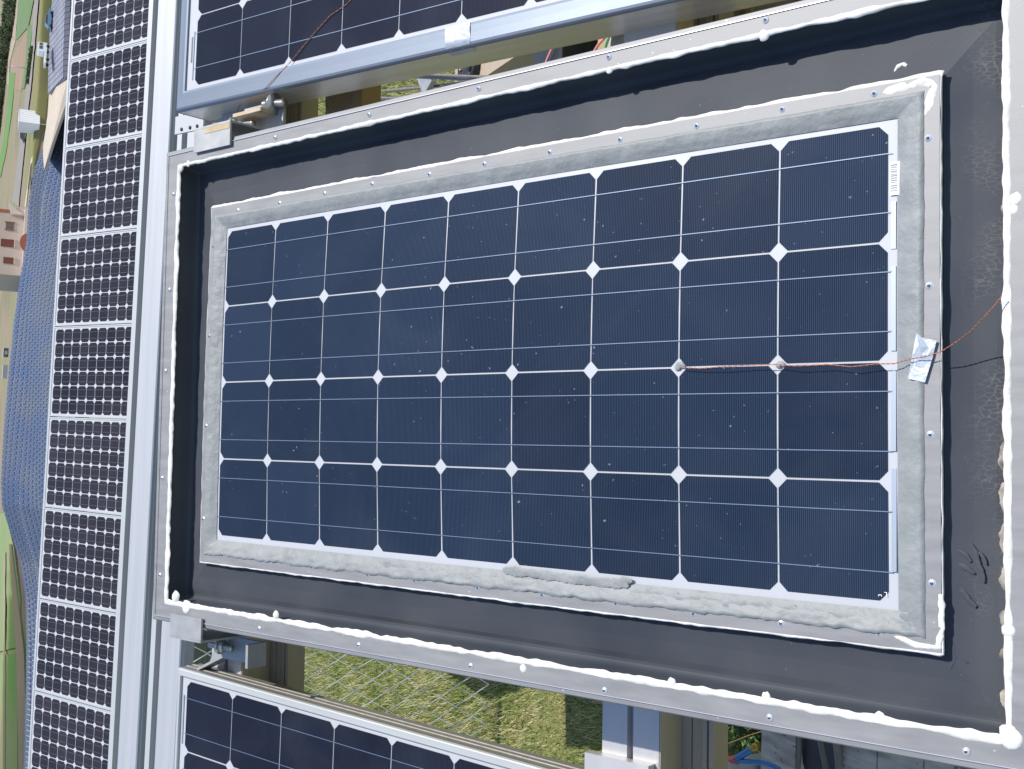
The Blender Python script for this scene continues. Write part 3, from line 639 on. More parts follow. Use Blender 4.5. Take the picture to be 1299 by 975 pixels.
# end ribbons on the near edge, broken between the rows
for (v0, v1) in ((222, 246), (256, 316), (338, 445), (470, 572), (594, 725)):
    p0 = pl(1134, v0, MAIN); p1 = pl(1134, v1, MAIN)
    mb = MB(); bm_ = warp(1.157, (p0[1] + p1[1]) / 2); mb.box(1.1545, 1.1600, min(p0[1], p1[1]), max(p0[1], p1[1]), .0004 + bm_, .0014 + bm_); mb.build('end_ribbon', M['ribbon_w'], main)
p0 = pl(1136, 206, MAIN); p1 = pl(1136, 248, MAIN); lz = warp(1.157, (p0[1] + p1[1]) / 2)
lab = MB().box(1.1535, 1.1648, p1[1], p0[1], .0017 + lz, .0022 + lz).build('barcode_label', M['paper'], main)
mb = MB(); b = p1[1] + .004
while b < p0[1] - .002:
    w_ = random.choice((.0005, .0009, .0014)); mb.box(1.1545, 1.1618, b, b + w_, .00225 + lz, .0024 + lz); b += w_ + random.choice((.0006, .001))
mb.build('barcode', M['ink'], lab)
def add_text(txt, root, a, b, n, size, mt, rz, name='marking'):
    cu = bpy.data.curves.new(name, 'FONT'); cu.body = txt; cu.size = size; cu.extrude = .0001
    o = bpy.data.objects.new(name, cu); dg = bpy.context.evaluated_depsgraph_get()
    COL.objects.link(o); bpy.context.view_layer.update(); me = bpy.data.meshes.new_from_object(o.evaluated_get(bpy.context.evaluated_depsgraph_get())); bpy.data.objects.remove(o)
    me.name = name; me.materials.clear(); me.materials.append(mt); o = bpy.data.objects.new(name, me); COL.objects.link(o); o.parent = root
    o.matrix_local = Matrix.Translation((a, b, n)) @ Matrix.Rotation(rz, 4, 'Z'); return o
q = pl(1119, 757, MAIN); add_text('3', main, q[0], q[1], .0020 + warp(q[0], q[1]), .006, M['paint_white'], math.pi / 2)
q = pl(1126, 751, MAIN); add_text('L', main, q[0], q[1], .0020 + warp(q[0], q[1]), .007, M['paint_white'], math.pi)
# inner aluminium flange
IA0, IA1, IB0, IB1 = -.0400, 1.2085, -.0455, .5550
NF = .006; MEMB = -.006; OUTN = .030
def ringflange(name, o4, i4, n, th, mt, root, wf=None, nseg=24):
    (a0, a1, b0, b1), (c0, c1, d0, d1) = o4, i4; mb = MB()
    def side(o_s, o_e, i_s, i_e):
        rings = []
        for k in range(nseg + 1):
            t = k / nseg; o_ = (o_s[0] + (o_e[0] - o_s[0]) * t, o_s[1] + (o_e[1] - o_s[1]) * t); i_ = (i_s[0] + (i_e[0] - i_s[0]) * t, i_s[1] + (i_e[1] - i_s[1]) * t)
            wo = wf(*o_) if wf else 0; wi = wf(*i_) if wf else 0
            rings.append([(*o_, n - th + wo), (*o_, n + wo), (*i_, n + wi), (*i_, n - .002 + wi)])
        mb.loft(rings, sm=False)
    O = [(a0, b0), (a1, b0), (a1, b1), (a0, b1)]; I = [(c0, d0), (c1, d0), (c1, d1), (c0, d1)]
    for k in range(4): side(O[k], O[(k + 1) % 4], I[k], I[(k + 1) % 4])
    return mb.build(name, mt, root)
ringflange('inner_frame', (IA0, IA1, IB0, IB1), (-.0275, 1.189, -.0305, .5375), NF, .04, M['alu'], main, warp)
# grey silicone fillet between flange and glass
def fillet(name, o4, i4, no, ni, mt, root, wf, seed):
    mb = MB(); (a0, a1, b0, b1), (c0, c1, d0, d1) = o4, i4
    O = [(a0, b0), (a1, b0), (a1, b1), (a0, b1)]; I = [(c0, d0), (c1, d0), (c1, d1), (c0, d1)]; rings = []
    for k in range(4):
        L_ = math.dist(O[k], O[(k + 1) % 4]); N = int(L_ / .004)
        rough = (.7, .16, .22, .3)[k]
        for s in range(N):
            t = s / N; o_ = Vector((*O[k], 0)).lerp(Vector((*O[(k + 1) % 4], 0)), t); i_ = Vector((*I[k], 0)).lerp(Vector((*I[(k + 1) % 4], 0)), t)
            x = s * .004 + k * 3; o_ = o_ + (o_ - i_) * (.16 * rough * wob(x * 30, seed) + .14 * rough * wob(x * 110, seed + 2)); ring = []
            for j, (f_, hn) in enumerate(((0, 0), (.06, .0022), (.2, .0034), (.38, .0022), (.55, .0030), (.72, .0012), (.88, .0008), (1, 0))):
                p = o_.lerp(i_, f_); base = no + (ni - no) * f_ + (wf(p.x, p.y) if wf else 0)
                h = hn * (1 + .9 * rough * wob(x * 40, j * 1.7, seed)) + .0018 * rough * wob(x * 95, j * 2.3, seed + 4)
                ring.append((p.x, p.y, base + (h if 0 < j < 7 else 0)))
            rings.append(ring)
    mb.loft(rings, closed_u=True); return mb.build(name, mt, root)
fillet('silicone_fillet', (-.030, 1.192, -.033, .5400), (-.0030, 1.1615, -.0075, .5170), NF + .0004, .0012, M['silicone'], main, warp, 3.3)
# extra smeared silicone on the lower rail
def smear(root, pts, seed, n, w0=.014, h0=.004, name='silicone_smear', mt=None):
    rings = []; s = 0; TL = sum(math.dist(pts[i][:2], pts[i + 1][:2]) for i in range(len(pts) - 1))
    for i in range(len(pts) - 1):
        p, q = Vector((*pts[i], 0)), Vector((*pts[i + 1], 0)); k = max(2, int((q - p).length / .0025)); d = (q - p).normalized(); nx = Vector((-d.y, d.x, 0))
        for j in range(k):
            c = p.lerp(q, j / k); s += .0025; tp = max(.12, min(1, s / .012, (TL - s) / .012)) ** .6
            w_ = tp * w0 * (1 + .5 * wob(s * 60, seed) + .4 * wob(s * 190, seed)); h = tp * h0 * (1 + .8 * wob(s * 80, seed + 3))
            base = n + warp(c.x, c.y)
            rings.append([tuple(c + nx * (math.cos(t) * w_ / 2 + .003 * wob(s * 50, seed + 8)) + Vector((0, 0, base + math.sin(t) * h * (1 + .5 * wob(s * 150, t * 2, seed))))) for t in np.linspace(0, math.pi, 9)])
    mb = MB(); mb.loft(rings); return mb.build(name, mt or M['silicone'], root)
for px_, sd in ((((488, 715), (520, 722), (560, 727), (640, 737), (720, 748), (790, 757)), 1), (((640, 722), (700, 730), (760, 738), (800, 741)), 2), (((785, 744), (800, 736), (803, 742)), 4), (((800, 752), (880, 762), (960, 771), (1060, 784), (1140, 796), (1185, 806)), 6), (((1140, 780), (1165, 790), (1180, 800)), 8), (((1180, 775), (1186, 815)), 12)):
    smear(main, [tuple(pl(u, v, MAIN, NF)[:2]) for u, v in px_], sd, NF - .001, w0=.014 if sd > 2 else .012, h0=.0009)
# white bead round the inner frame
bead('inner_sealant_bead', [(IA0 - .001, IB0 - .001), (IA1 + .001, IB0 - .001), (IA1 + .001, IB1 + .001), (IA0 - .001, IB1 + .001)], .0046, .0022, main, M['seal'], NF - .0014, 2.0, .75, wf=warp, lump=2.0, taper=(.85, .40, 1.45, .45), step=.004)
q = [tuple(pl(u, v, MAIN, NF)[:2]) for u, v in ((1120, 117), (1168, 104), (1186, 108), (1178, 135), (1172, 150))]
smear(main, q, 21, NF - .0008, w0=.011, h0=.0014, name='sealant_smear', mt=M['seal'])
q = [tuple(pl(u, v, MAIN, NF)[:2]) for u, v in ((1130, 808), (1165, 818), (1190, 822), (1193, 790), (1192, 750))]
smear(main, q, 24, NF - .001, w0=.007, h0=.0018, name='sealant_smear', mt=M['seal'])
# black rubber skirt
OA0, OA1, OB0, OB1 = -.104, 1.2825, -.118, .632     # line of the outer bead
def skirt():
    prof = [(0.0, OUTN - .002), (.0020, .022), (.0045, .004), (.0060, -.006), (.0085, -.0100), (.0120, -.0112), (.016, -.0114), (.3, -.0105), (.6, MEMB - .003), (.90, MEMB), (.955, MEMB + .0005), (.975, MEMB + .003), (.985, -.006), (1.0, NF - .004)]
    O = [(OA0, OB0), (OA1, OB0), (OA1, OB1), (OA0, OB1)]; I = [(IA0 + .001, IB0 + .001), (IA1 - .001, IB0 + .001), (IA1 - .001, IB1 - .001), (IA0 + .001, IB1 - .001)]
    rings = []
    for k in range(4):
        N = 160
        for s in range(N):
            t = s / N; o_ = Vector((*O[k], 0)).lerp(Vector((*O[(k + 1) % 4], 0)), t); i_ = Vector((*I[k], 0)).lerp(Vector((*I[(k + 1) % 4], 0)), t); D = (i_ - o_).length; ring = []
            for f_, z in prof:
                ff = f_ / max(D, .03) if f_ < .1 else f_
                p = o_.lerp(i_, min(ff, 1)); z_ = z + (.0016 * wob(p.x * 14, p.y * 14, 2) if .1 < f_ < .95 else 0)
                ring.append((p.x, p.y, z_ + warp(p.x, p.y) * (min(1, f_ * 1.2) if f_ > .1 else 0)))
            rings.append(ring)
    mb = MB(); mb.loft([r[:6] for r in rings], closed_u=True); mb.loft([r[5:12] for r in rings], closed_u=True, sm=False); mb.loft([r[11:] for r in rings], closed_u=True, sm=False)
    return mb.build('rubber_skirt', M['rubber'], main)
skirt()
# wrinkles pressed up in the rubber at the near left corner
for k, pts in enumerate([((1212, 698), (1222, 706), (1232, 716)), ((1228, 688), (1236, 704), (1248, 742)), ((1210, 715), (1226, 722), (1238, 730)), ((1212, 742), (1228, 762), (1240, 772)), ((1204, 800), (1208, 838), (1202, 852)), ((1220, 836), (1230, 842)), ((1240, 700), (1250, 720))]):
    smear(main, [tuple(pl(u, v, MAIN, MEMB + .002)[:2]) for u, v in pts], 40 + k, MEMB - .0010, w0=.0060, h0=.0011, name='rubber_wrinkle', mt=M['rubber'])
smear(main, [tuple(pl(u, v, MAIN, MEMB)[:2]) for u, v in ((1134, 92), (1138, 84), (1146, 80), (1153, 84))], 61, MEMB - .002, w0=.006, h0=.0016, name='sealant_smear', mt=M['seal'])
# outer aluminium frame: flange with a raised lip line and rounded outer edge
FA0, FA1, FB0, FB1 = -.1440, 1.345, -.1520, .6620
def outer_frame():
    O = [(FA0, FB0), (FA1, FB0), (FA1, FB1), (FA0, FB1)]; I = [(OA0, OB0), (OA1, OB0), (OA1, OB1), (OA0, OB1)]
    prof = [(0, -.13), (0, .020), (.03, .0262), (.08, .0285), (.25, .0290), (.27, .0302), (.30, .0302), (.31, .0292), (1, OUTN - .001), (1, OUTN - .006)]
    for k in range(4):
        rings = []
        for s in range(31):
            t = s / 30; o_ = Vector((*O[k], 0)).lerp(Vector((*O[(k + 1) % 4], 0)), t); i_ = Vector((*I[k], 0)).lerp(Vector((*I[(k + 1) % 4], 0)), t)
            rings.append([(*(o_.lerp(i_, f_))[:2], z) for f_, z in prof])
        mb = MB(); mb.loft(rings, sm=False); mb.build('outer_frame', M['alu'], main)
    for (x0, x1, y0, y1) in ((FA0 + .012, FA1 - .02, FB0 + .0090, FB0 + .0099), (FA0 + .012, FA1 - .02, FB1 - .0092, FB1 - .0083)):
        MB().box(x0, x1, y0, y1, .0285, .0309).build('flange_glint', M['rivet'], main)  # brighter strip paints the edge glint along the flange ridge
    MB().box(FA0 + .01, FA1 - .01, FB0 + .01, FB1 - .01, -.13, -.125).build('back_plate', M['alu_beam'], main)
outer_frame()
bead('outer_sealant_bead', [(OA0, OB0), (OA1, OB0), (OA1, OB1), (OA0, OB1)], .0076, .0024, main, M['seal'], OUTN - .0015, 7.0, .6, wf=None, lump=2.4, taper=(1.2, 1.2, .85, 1.4), step=.003)
for (u, v, r_) in ((236, 770, .012), (222, 757, .010), (349, 780, .007), (228, 213, .008), (238, 207, .006), (1283, 938, .011), (1279, 800, .007), (1284, 265, .006), (1288, 252, .007), (663, 848, .006), (851, 866, .006), (971, 884, .0055), (1279, 930, .009), (1115, 910, .006), (968, 44, .007), (772, 88, .005)):
    q = pl(u, v, MAIN, OUTN); mb = MB(); rg = []
    for j in range(5):
        f_ = j / 4; rr = r_ * math.cos(f_ * 1.5707); rg.append([(q[0] + rr * math.cos(t) * (1 + .3 * wob(t, u)), q[1] + rr * math.sin(t) * (1 + .3 * wob(t * 2, v)), OUTN - .002 + math.sin(f_ * 1.5707) * r_ * .4) for t in np.linspace(0, 2 * math.pi, 15)[:-1]])
    mb.loft(rg, closed_v=True); mb.build('sealant_blob', M['seal'], main)
for (u, v) in ((349, 174), (468, 145), (607, 112), (772, 72), (971, 25), (329, 797), (455, 818), (597, 844.5), (766.6, 875.5), (976, 910), (1225.6, 953), (220, 246), (215, 367), (210, 470), (206, 606), (203, 729)):
    q = pl(u, v, MAIN, OUTN); rivet(main, q[0], q[1], OUTN - .0005)
for (u, v) in ((299, 266), (353, 257), (411, 245), (472, 233), (545, 221), (615, 208), (698, 193), (787, 177), (884, 159.5), (992, 138), (1108, 118), (1176.5, 174.5), (1178, 362), (1179, 551), (1180, 740), (282, 704), (338, 711.5), (396, 719), (467, 728.5), (527, 736), (607, 745), (688, 754), (781, 765), (878.6, 778), (989, 790.6), (1112, 803), (268, 312), (264.6, 426), (261, 540), (257, 658)):
    q = pl(u, v, MAIN, NF + .004); rivet(main, q[0], q[1], NF - .0005 + warp(q[0], q[1]), .0048)

for i_ in range(7):   # dried tan adhesive beside the near bead
    v0 = 560 + i_ * 52; smear(main, [tuple(pl(1271 + 2 * wob(i_ * 2.1), v, MAIN, 0)[:2]) for v in (v0, v0 + 20, v0 + 40 + 12 * wob(i_ * 3.7))], 70 + i_, -.012, w0=.013, h0=.004, name='dried_adhesive', mt=M['glue'])
for i_, (u, v) in enumerate(((1272, 222), (1271, 260))): smear(main, [tuple(pl(u, v + d, MAIN, 0)[:2]) for d in (-12, 0, 14)], 90 + i_, -.012, w0=.010, h0=.004, name='dried_adhesive', mt=M['glue'])
for k_, (u, v) in enumerate(((862, 466), (988, 462))):   # dabs of adhesive over the wire
    smear(main, [tuple(pl(u + d, v + e_, MAIN, .015)[:2]) for d, e_ in ((-7, 2), (0, -2), (7, 1))], 81 + k_, .0014, w0=.012, h0=.0022, name='adhesive_dab', mt=M['silicone'])
# ---- neighbours
def neighbour(name, Mx, label, inner, outer, lip_n, wall, rows, bfirst, ridged):
    root = thing(name, Mx, label, 'solar panel')
    a0, a1, b0, b1 = inner; c0, c1, d0, d1 = outer
    laminate(root, 9, rows, rows, (a0 - .004, a1 + .004, b0 - .004, b1 + .004), M['cell_n'], None, b_first=bfirst)
    I = [(a0, b0), (a1, b0), (a1, b1), (a0, b1)]; O = [(c0, d0), (c1, d0), (c1, d1), (c0, d1)]
    for k in range(4):
        mb = MB(); rings = []
        for t in (0, 1):
            o_ = Vector((*O[k], 0)).lerp(Vector((*O[(k + 1) % 4], 0)), t); i_ = Vector((*I[k], 0)).lerp(Vector((*I[(k + 1) % 4], 0)), t)
            pr = [(0, -.001), (0, .0035), (.12, .005)] + [(f_, .005 - .35 * lip_n * f_) for f_ in (.45, .8)] + [(.90, .0048 - .45 * lip_n), (.96, .0035 - .7 * lip_n), (1, .002 - lip_n)]
            rings.append([(*(i_.lerp(o_, f_))[:2], z) for f_, z in pr])
        mb.loft(rings, sm=False); mb.build('frame_lip', M['alu_lip'] if not ridged else M['alu_far'], root)
        mb = MB(); zt = .002 - lip_n; r2 = []
        o0 = Vector((*O[k], 0)); o1 = Vector((*O[(k + 1) % 4], 0)); dd = (o1 - o0).normalized(); nn = Vector((dd.y, -dd.x, 0))
        zs = [(0, zt), (0, zt - .3 * wall), (.0016, zt - .31 * wall), (.0016, zt - .38 * wall), (0, zt - .39 * wall), (0, zt - .6 * wall), (.0016, zt - .61 * wall), (.0016, zt - .68 * wall), (0, zt - .69 * wall), (0, zt - wall)] if ridged else [(-.001, zt), (-.001, zt - wall)]
        for p in (o0, o1): r2.append([tuple(p + nn * x + Vector((0, 0, z))) for x, z in zs])
        mb.loft(r2, sm=False); mb.build('frame_wall', M['alu_wall'] if not ridged else M['alu_grey'], root)
    return root
upp = neighbour('framed_solar_panel', UPF, 'aluminium framed panel along the top with copper wire and foil tape on its frame', (-.025, 1.178, -.0065, .52), (-.050, 1.203, -.042, .555), .004, .070, 4, 0, False)
low = neighbour('framed_solar_panel', LOF, 'aluminium framed panel in the lower left corner with a slim ridged frame', (-.0145, 1.167, -.515, .0055), (-.0235, 1.177, -.525, .0195), .002, .046, 4, -4, True)
for root, fb in ((upp, 0.0), (low, -P)):
    mb = MB(); mb.box(-.0085, -.0060, fb + .012, fb + .10, .0005, .0012); mb.build('end_ribbon', M['ribbon_w'], root)
mb = MB(); b = .045
while b < .09: mb.box(-.0150, -.0110, b, b + .0008, .0006, .0010); b += .0018
mb.build('barcode', M['ink'], upp)
# foil tape on the upper frame
q0 = pl(568, 45, UPF); q1 = pl(599, 45, UPF)
t_ = MB(); t_.loft([[(q0[0] + (q1[0] - q0[0]) * i / 6, b, z + .0006 * math.sin(i * 2.1 + b * 300)) for b, z in ((-.006, .0064), (-.016, .0058), (-.028, .0051), (-.037, .0038), (-.041, -.0004), (-.0430, -.0052), (-.0436, -.013))] for i in range(7)])
tag(t_.build('foil_tape', M['tape'], Mx=UPF), 'crinkled silver foil tape stuck across the upper panel frame', 'tape')
pts = [tuple(pl(u, v, MAIN, NF + .004)[:2]) for u, v in ((1163, 422), (1170, 428), (1189, 432), (1184, 452), (1174, 485), (1152, 480), (1158, 452))]
mb = MB(); n_ = len(pts); c_ = np.mean(pts, 0)
vs = [(c_[0], c_[1], NF + .0075)] + [(a, b, NF + .0052 + .002 * wob(a * 300, b * 300)) for a, b in pts] + [((a + c_[0]) / 2, (b + c_[1]) / 2, NF + .0062 + .0035 * wob(a * 500, b * 500)) for a, b in pts]
fs = [(0, 1 + n_ + i, 1 + n_ + (i + 1) % n_) for i in range(n_)] + [(1 + i, 1 + (i + 1) % n_, 1 + n_ + (i + 1) % n_, 1 + n_ + i) for i in range(n_)]
mb.add(vs, fs); tag(mb.build('foil_tape', M['tape'], Mx=MAIN), 'torn silver foil tape holding the copper wire on the central panel frame', 'tape')
# copper wires
def twisted(path, r, name, label, Mx):
    rt_ = thing(name, Mx, label, 'wire')
    path = [Vector(p) for p in path]; dense = []
    for i in range(len(path) - 1):
        for k in range(14): dense.append(path[i].lerp(path[i + 1], k / 14))
    dense.append(path[-1])
    for ph in (0, math.pi):
        pp = []
        for i, p in enumerate(dense):
            d = (dense[min(i + 1, len(dense) - 1)] - dense[max(i - 1, 0)]).normalized(); s = d.orthogonal().normalized(); t = d.cross(s); a = i * .9 + ph
            pp.append(p + (s * math.cos(a) + t * math.sin(a)) * r * .95)
        mb = MB(); mb.tube(pp, r, 5); mb.build('strand', M['copper'], rt_)
    return rt_
wp = []
for u, v, n in ((864, 466, .016), (890, 467, .016), (920, 464.5, .018), (950, 463, .016), (985, 462, .015), (1010, 464, .016), (1050, 462, .014), (1080, 465, .014), (1110, 461.5, .012), (1135, 461, .012), (1155, 455, .015), (1175, 452, .016), (1195, 445, .018), (1215, 432, .022), (1232, 419, .028), (1248, 402, .033), (1260, 389, .036), (1271, 375, .036)):
    q = pl(u, v, MAIN, n + .002); wp.append(tuple(q))
twisted(wp, .00036, 'copper_wire', 'thin twisted copper wire crossing the central panel to the foil tape', MAIN)
wp = []
for u, v, n in ((460, -18, .002), (440, 5, .002), (418, 20, .003), (400, 40, .003), (385, 58, .003), (367, 80, .004), (350, 97, .006), (338, 110, .006), (331, 117, .001), (322, 121, -.008)): wp.append(tuple(pl(u, v, UPF, n)))
q = np.linalg.inv(UPF) @ np.append(toW(MAIN, pl(304, 134, MAIN, -.06)), 1); wp.append(tuple(q[:3]))
q = np.linalg.inv(UPF) @ np.append(toW(MAIN, pl(297, 150, MAIN, -.04)), 1); wp.append(tuple(q[:3]))
twisted(wp, .00036, 'copper_wire', 'thin twisted copper wire trailing over the upper panel frame to the bracket', UPF)

# ------------------------------------------------------------------ cross beams and rails
BT = -.134   # top of the beams under the module boxes
def tslot(w_, h_, slot=.010, dep=.012, side_slots=()):
    """profile in (a, n): top from a=0..w, down to -h, a T slot in the top and grooves in the viewer side"""
    c = w_ / 2
    p = [(0, 0), (c - slot / 2, 0), (c - slot / 2, -dep), (c + slot / 2, -dep), (c + slot / 2, 0), (w_, 0)]
    for s0, s1, d_ in side_slots: p += [(w_, -s0), (w_ - d_, -s0 - .0008), (w_ - d_, -s1), (w_, -s1 - .0008)]
    p += [(w_, -h_), (0, -h_)]
    return p
for (a0, w_, h_, lb) in ((-.190, .086, .128, 'slotted aluminium cross beam under the far end of the panels'), (.690, .092, .148, 'slotted aluminium cross beam under the near half of the panels')):
    m_ = np.array(MAIN); o_ = toW(MAIN, (a0, 0, BT)); m_[:3, 3] = o_
    rt_ = thing('cross_beam', m_, lb, 'beam', 'aluminium beams under the panels')
    hs = .066 if a0 < 0 else .056
    MB().prism(tslot(w_, h_), -1.0, 1.9, axis=1).build('extrusion', M['alu_beam'], rt_)
    MB().box(w_ + .0005, w_ + .002, -1.0, 1.9, -hs + .001, -.001).build('side_web', M['alu_tan'], rt_)
    lw = .050; lp = [(w_ + .0005, -hs), (w_ + .016, -hs), (w_ + .0165, -hs - .003), (w_ + .018, -hs - .003), (w_ + .0185, -hs), (w_ + .030, -hs), (w_ + .0302, -hs + .002), (w_ + .032, -hs + .002), (w_ + .0322, -hs), (w_ + .040, -hs), (w_ + .0402, -hs - .006), (w_ + .043, -hs - .006), (w_ + .0432, -hs), (w_ + lw, -hs), (w_ + lw, -hs - .04), (w_ + .0005, -hs - .04)]
    MB().prism(lp, -1.0, 1.9, axis=1).build('ledge', M['alu_tan'], rt_)
def rail(a0, n0, label):
    m_ = np.array(MAIN); m_[:3, :3] = FAR[:3, :3]; m_[:3, 3] = toW(MAIN, (a0, 0, n0))
    rt_ = thing('long_rail', m_, label, 'rail', 'rails running behind the panels')
    MB().box(0, .014, -2.6, 3.2, -.012, .004).build('rail_lip', M['alu_far'], rt_)
    MB().box(.0142, .0288, -2.6, 3.2, -.03, -.012).build('rail_groove', M['alu_grey'], rt_)
    MB().prism([(.029, .002), (.086, .002), (.088, 0), (.088, -.006), (.0895, -.007), (.0895, -.030), (.029, -.03)], -2.6, 3.2, axis=1).build('rail_face', M['alu_rail'], rt_)
rail(-.520, -.150, 'pale aluminium rail farther from the central panel, beside the far module row')
rail(-.397, -.152, 'pale aluminium rail nearer to the central panel, passing under its far edge')
# posts carrying the frame
for i, (a, b) in enumerate(((-.15, -.55), (-.15, 1.45), (.74, -.82), (.74, 1.45))):
    q = toW(MAIN, (a, b, -.27)); rt_ = thing('support_post', T(q[0], q[1], 0), ['square aluminium post under the far left beam end', 'square aluminium post under the far right beam end', 'square aluminium post under the near left beam end', 'square aluminium post under the near right beam end'][i], 'post', 'posts under the beams')
    MB().box(-.03, .03, -.03, .03, .01, q[2] + .02).build('post', M['alu_beam'], rt_); MB().box(-.08, .08, -.08, .08, 0, .01).build('foot_plate', M['galv'], rt_)

# boards added unseen behind the panel to shade the grass of the lower gap
def shade_board(name, pxs, h, label, ext):
    sh = np.array([math.sin(math.radians(SUN_AZ)), math.cos(math.radians(SUN_AZ))]) / math.tan(math.radians(SUN_EL)) * h
    P3 = [gz(u, v)[:2] + sh for u, v in pxs]; Tp, A_, B_ = P3
    da = (A_ - Tp) / np.linalg.norm(A_ - Tp) * ext[0]; db = (B_ - Tp) / np.linalg.norm(B_ - Tp) * ext[1]
    q = [Tp, Tp + da, Tp + da + db, Tp + db]
    rt_ = thing(name, T(0, 0, 0), label, 'shade_board')
    mb = MB(); mb.prism([tuple(p) for p in q], h - .02, h, axis=2); mb.build('board_top', M['galv'], rt_)
    c_ = sum(q) / 4
    for p in q:
        p = p + (c_ - p) * .12; MB().box(p[0] - .012, p[0] + .012, p[1] - .012, p[1] + .012, 0, h - .0205).build('leg', M['galv'], rt_)
shade_board('added_shade_board', ((714, 945), (714, 880), (860, 962)), 1.0, 'added board unseen behind the central panel to shade the strip of grass', (.75, .85))
shade_board('added_shade_board', ((618, 888), (565, 850), (690, 862)), 1.0, 'small skewed board added unseen behind the central panel so its corner shades the grass', (.5, .45))
# sloping clamp plate visible on the near beam in the lower gap
m_ = np.array(MAIN); m_[:3, 3] = toW(MAIN, (.0, 0, 0))
q = pl(745, 962, MAIN, -.12)
rt_ = thing('beam_joint_block', MAIN, 'aluminium joint block on the near beam at the bottom edge of the photo', 'bracket')
MB().box(.672, .776, -.36, -.262, BT + .001, BT + .016).build('plate', M['alu_beam'], rt_)
mb = MB(); mb.tube([(.733, -.30, BT + .016), (.733, -.30, BT + .022)], .008, 6); mb.build('bolt', M['bolt'], rt_)

# ------------------------------------------------------------------ clamps at the far corners of the central panel
def hexbolt(root, p, d, L_, r=.006, head=True):
    p = Vector(p); d = Vector(d).normalized()
    th = MB(); nT = int(L_ / .0015); th.tube([p + d * (i * L_ / nT) for i in range(nT + 1)], [r * (.92 if i % 2 else 1.0) for i in range(nT + 1)], 10); b_ = th.build('bolt_shank', M['bolt'], root)
    MB().tube([p + d * L_ * .5, p + d * (L_ * .5 + .008)], r * 1.9, 6).build('nut', M['bolt'], b_)
    MB().tube([p + d * (L_ * .5 - .002), p + d * (L_ * .5 - .0004)], r * 2.3, 16).build('washer', M['bolt'], b_)
c1 = thing('corner_clamp', MAIN, 'folded steel clamp with rusty edge at the upper left corner of the central panel', 'clamp', 'clamps holding the central panel')
q0 = pl(245, 193, MAIN, OUTN + .006); q1 = pl(291, 181, MAIN, OUTN + .006)
A0, A1 = q0[0], q1[0]; Bq = FB1 - .012
MB().box(A0, A1, Bq - .004, Bq + .034, OUTN + .002, OUTN + .0055).build('clamp_plate', M['galv'], c1)
MB().box(A0, A1, Bq + .0342, Bq + .0375, -.05, OUTN + .0057).build('clamp_web', M['galv'], c1)
MB().box(A0 + .03, A1 - .002, Bq + .024, Bq + .0335, OUTN + .0057, OUTN + .0062).build('rust_patch', M['rust'], c1)
MB().box(A0 + .03, A1 + .035, Bq + .038, Bq + .085, -.052, -.046).build('clamp_foot', M['galv'], c1)
MB().box(A0 + .045, A1 + .02, Bq + .060, Bq + .066, -.0455, -.01).build('clamp_rib', M['rust'], c1)
hexbolt(c1, (A0 - .03, Bq + .062, -.028), (1, -.12, .0), .11, .0055)
hexbolt(c1, (A1 + .045, Bq + .075, -.040), (-1, .1, .05), .05, .008)
c2 = thing('corner_clamp', MAIN, 'clean folded steel clamp at the lower left corner of the central panel', 'clamp', 'clamps holding the central panel')
q0 = pl(216, 775, MAIN, OUTN + .006); q1 = pl(255, 785, MAIN, OUTN + .006); A0, A1 = q0[0], q1[0]; Bq = FB0 + .012
MB().box(A0, A1, Bq - .030, Bq + .006, OUTN + .002, OUTN + .0055).build('clamp_plate', M['galv'], c2)
MB().box(A0, A1, Bq - .0338, Bq - .0302, -.06, OUTN + .0057).build('clamp_web', M['galv'], c2)
MB().box(A0 + .01, A1 + .055, Bq - .075, Bq - .036, -.056, -.050).build('clamp_foot', M['galv'], c2)
MB().box(A1 + .049, A1 + .055, Bq - .075, Bq - .036, -.0498, -.018).build('clamp_rib', M['galv'], c2)
hexbolt(c2, (A0 + .015, Bq - .052, -.036), (1, .0, .0), .06, .0058)
# skewed L bracket on the beam below
m_ = np.array(MAIN); c_, s_ = math.cos(.42), math.sin(.42); R2 = np.eye(4); R2[:2, :2] = [[c_, -s_], [s_, c_]]; q = pl(282, 815, MAIN, -.118)
m_ = MAIN @ np.array([[1, 0, 0, q[0]], [0, 1, 0, q[1]], [0, 0, 1, -.118], [0, 0, 0, 1]]) @ R2
br = thing('angle_bracket', m_, 'skewed aluminium angle bracket with a socket screw beside the lower panel corner', 'bracket')
MB().prism([(-.055, -.026), (.060, -.026), (.085, .005), (.060, .026), (-.03, .026), (-.022, .0)], -.006, 0, axis=2).build('base_plate', M['galv'], br)
MB().box(-.060, .062, -.0310, -.0265, -.006, .022).build('upstand', M['galv'], br)
mb = MB(); mb.tube([(.008, 0, 0), (.008, 0, .013)], .0115, 16); o_ = mb.build('socket_screw', M['bolt'], br); MB().tube([(.008, 0, .0131), (.008, 0, .0136)], .006, 6).build('socket', M['dark'], o_)
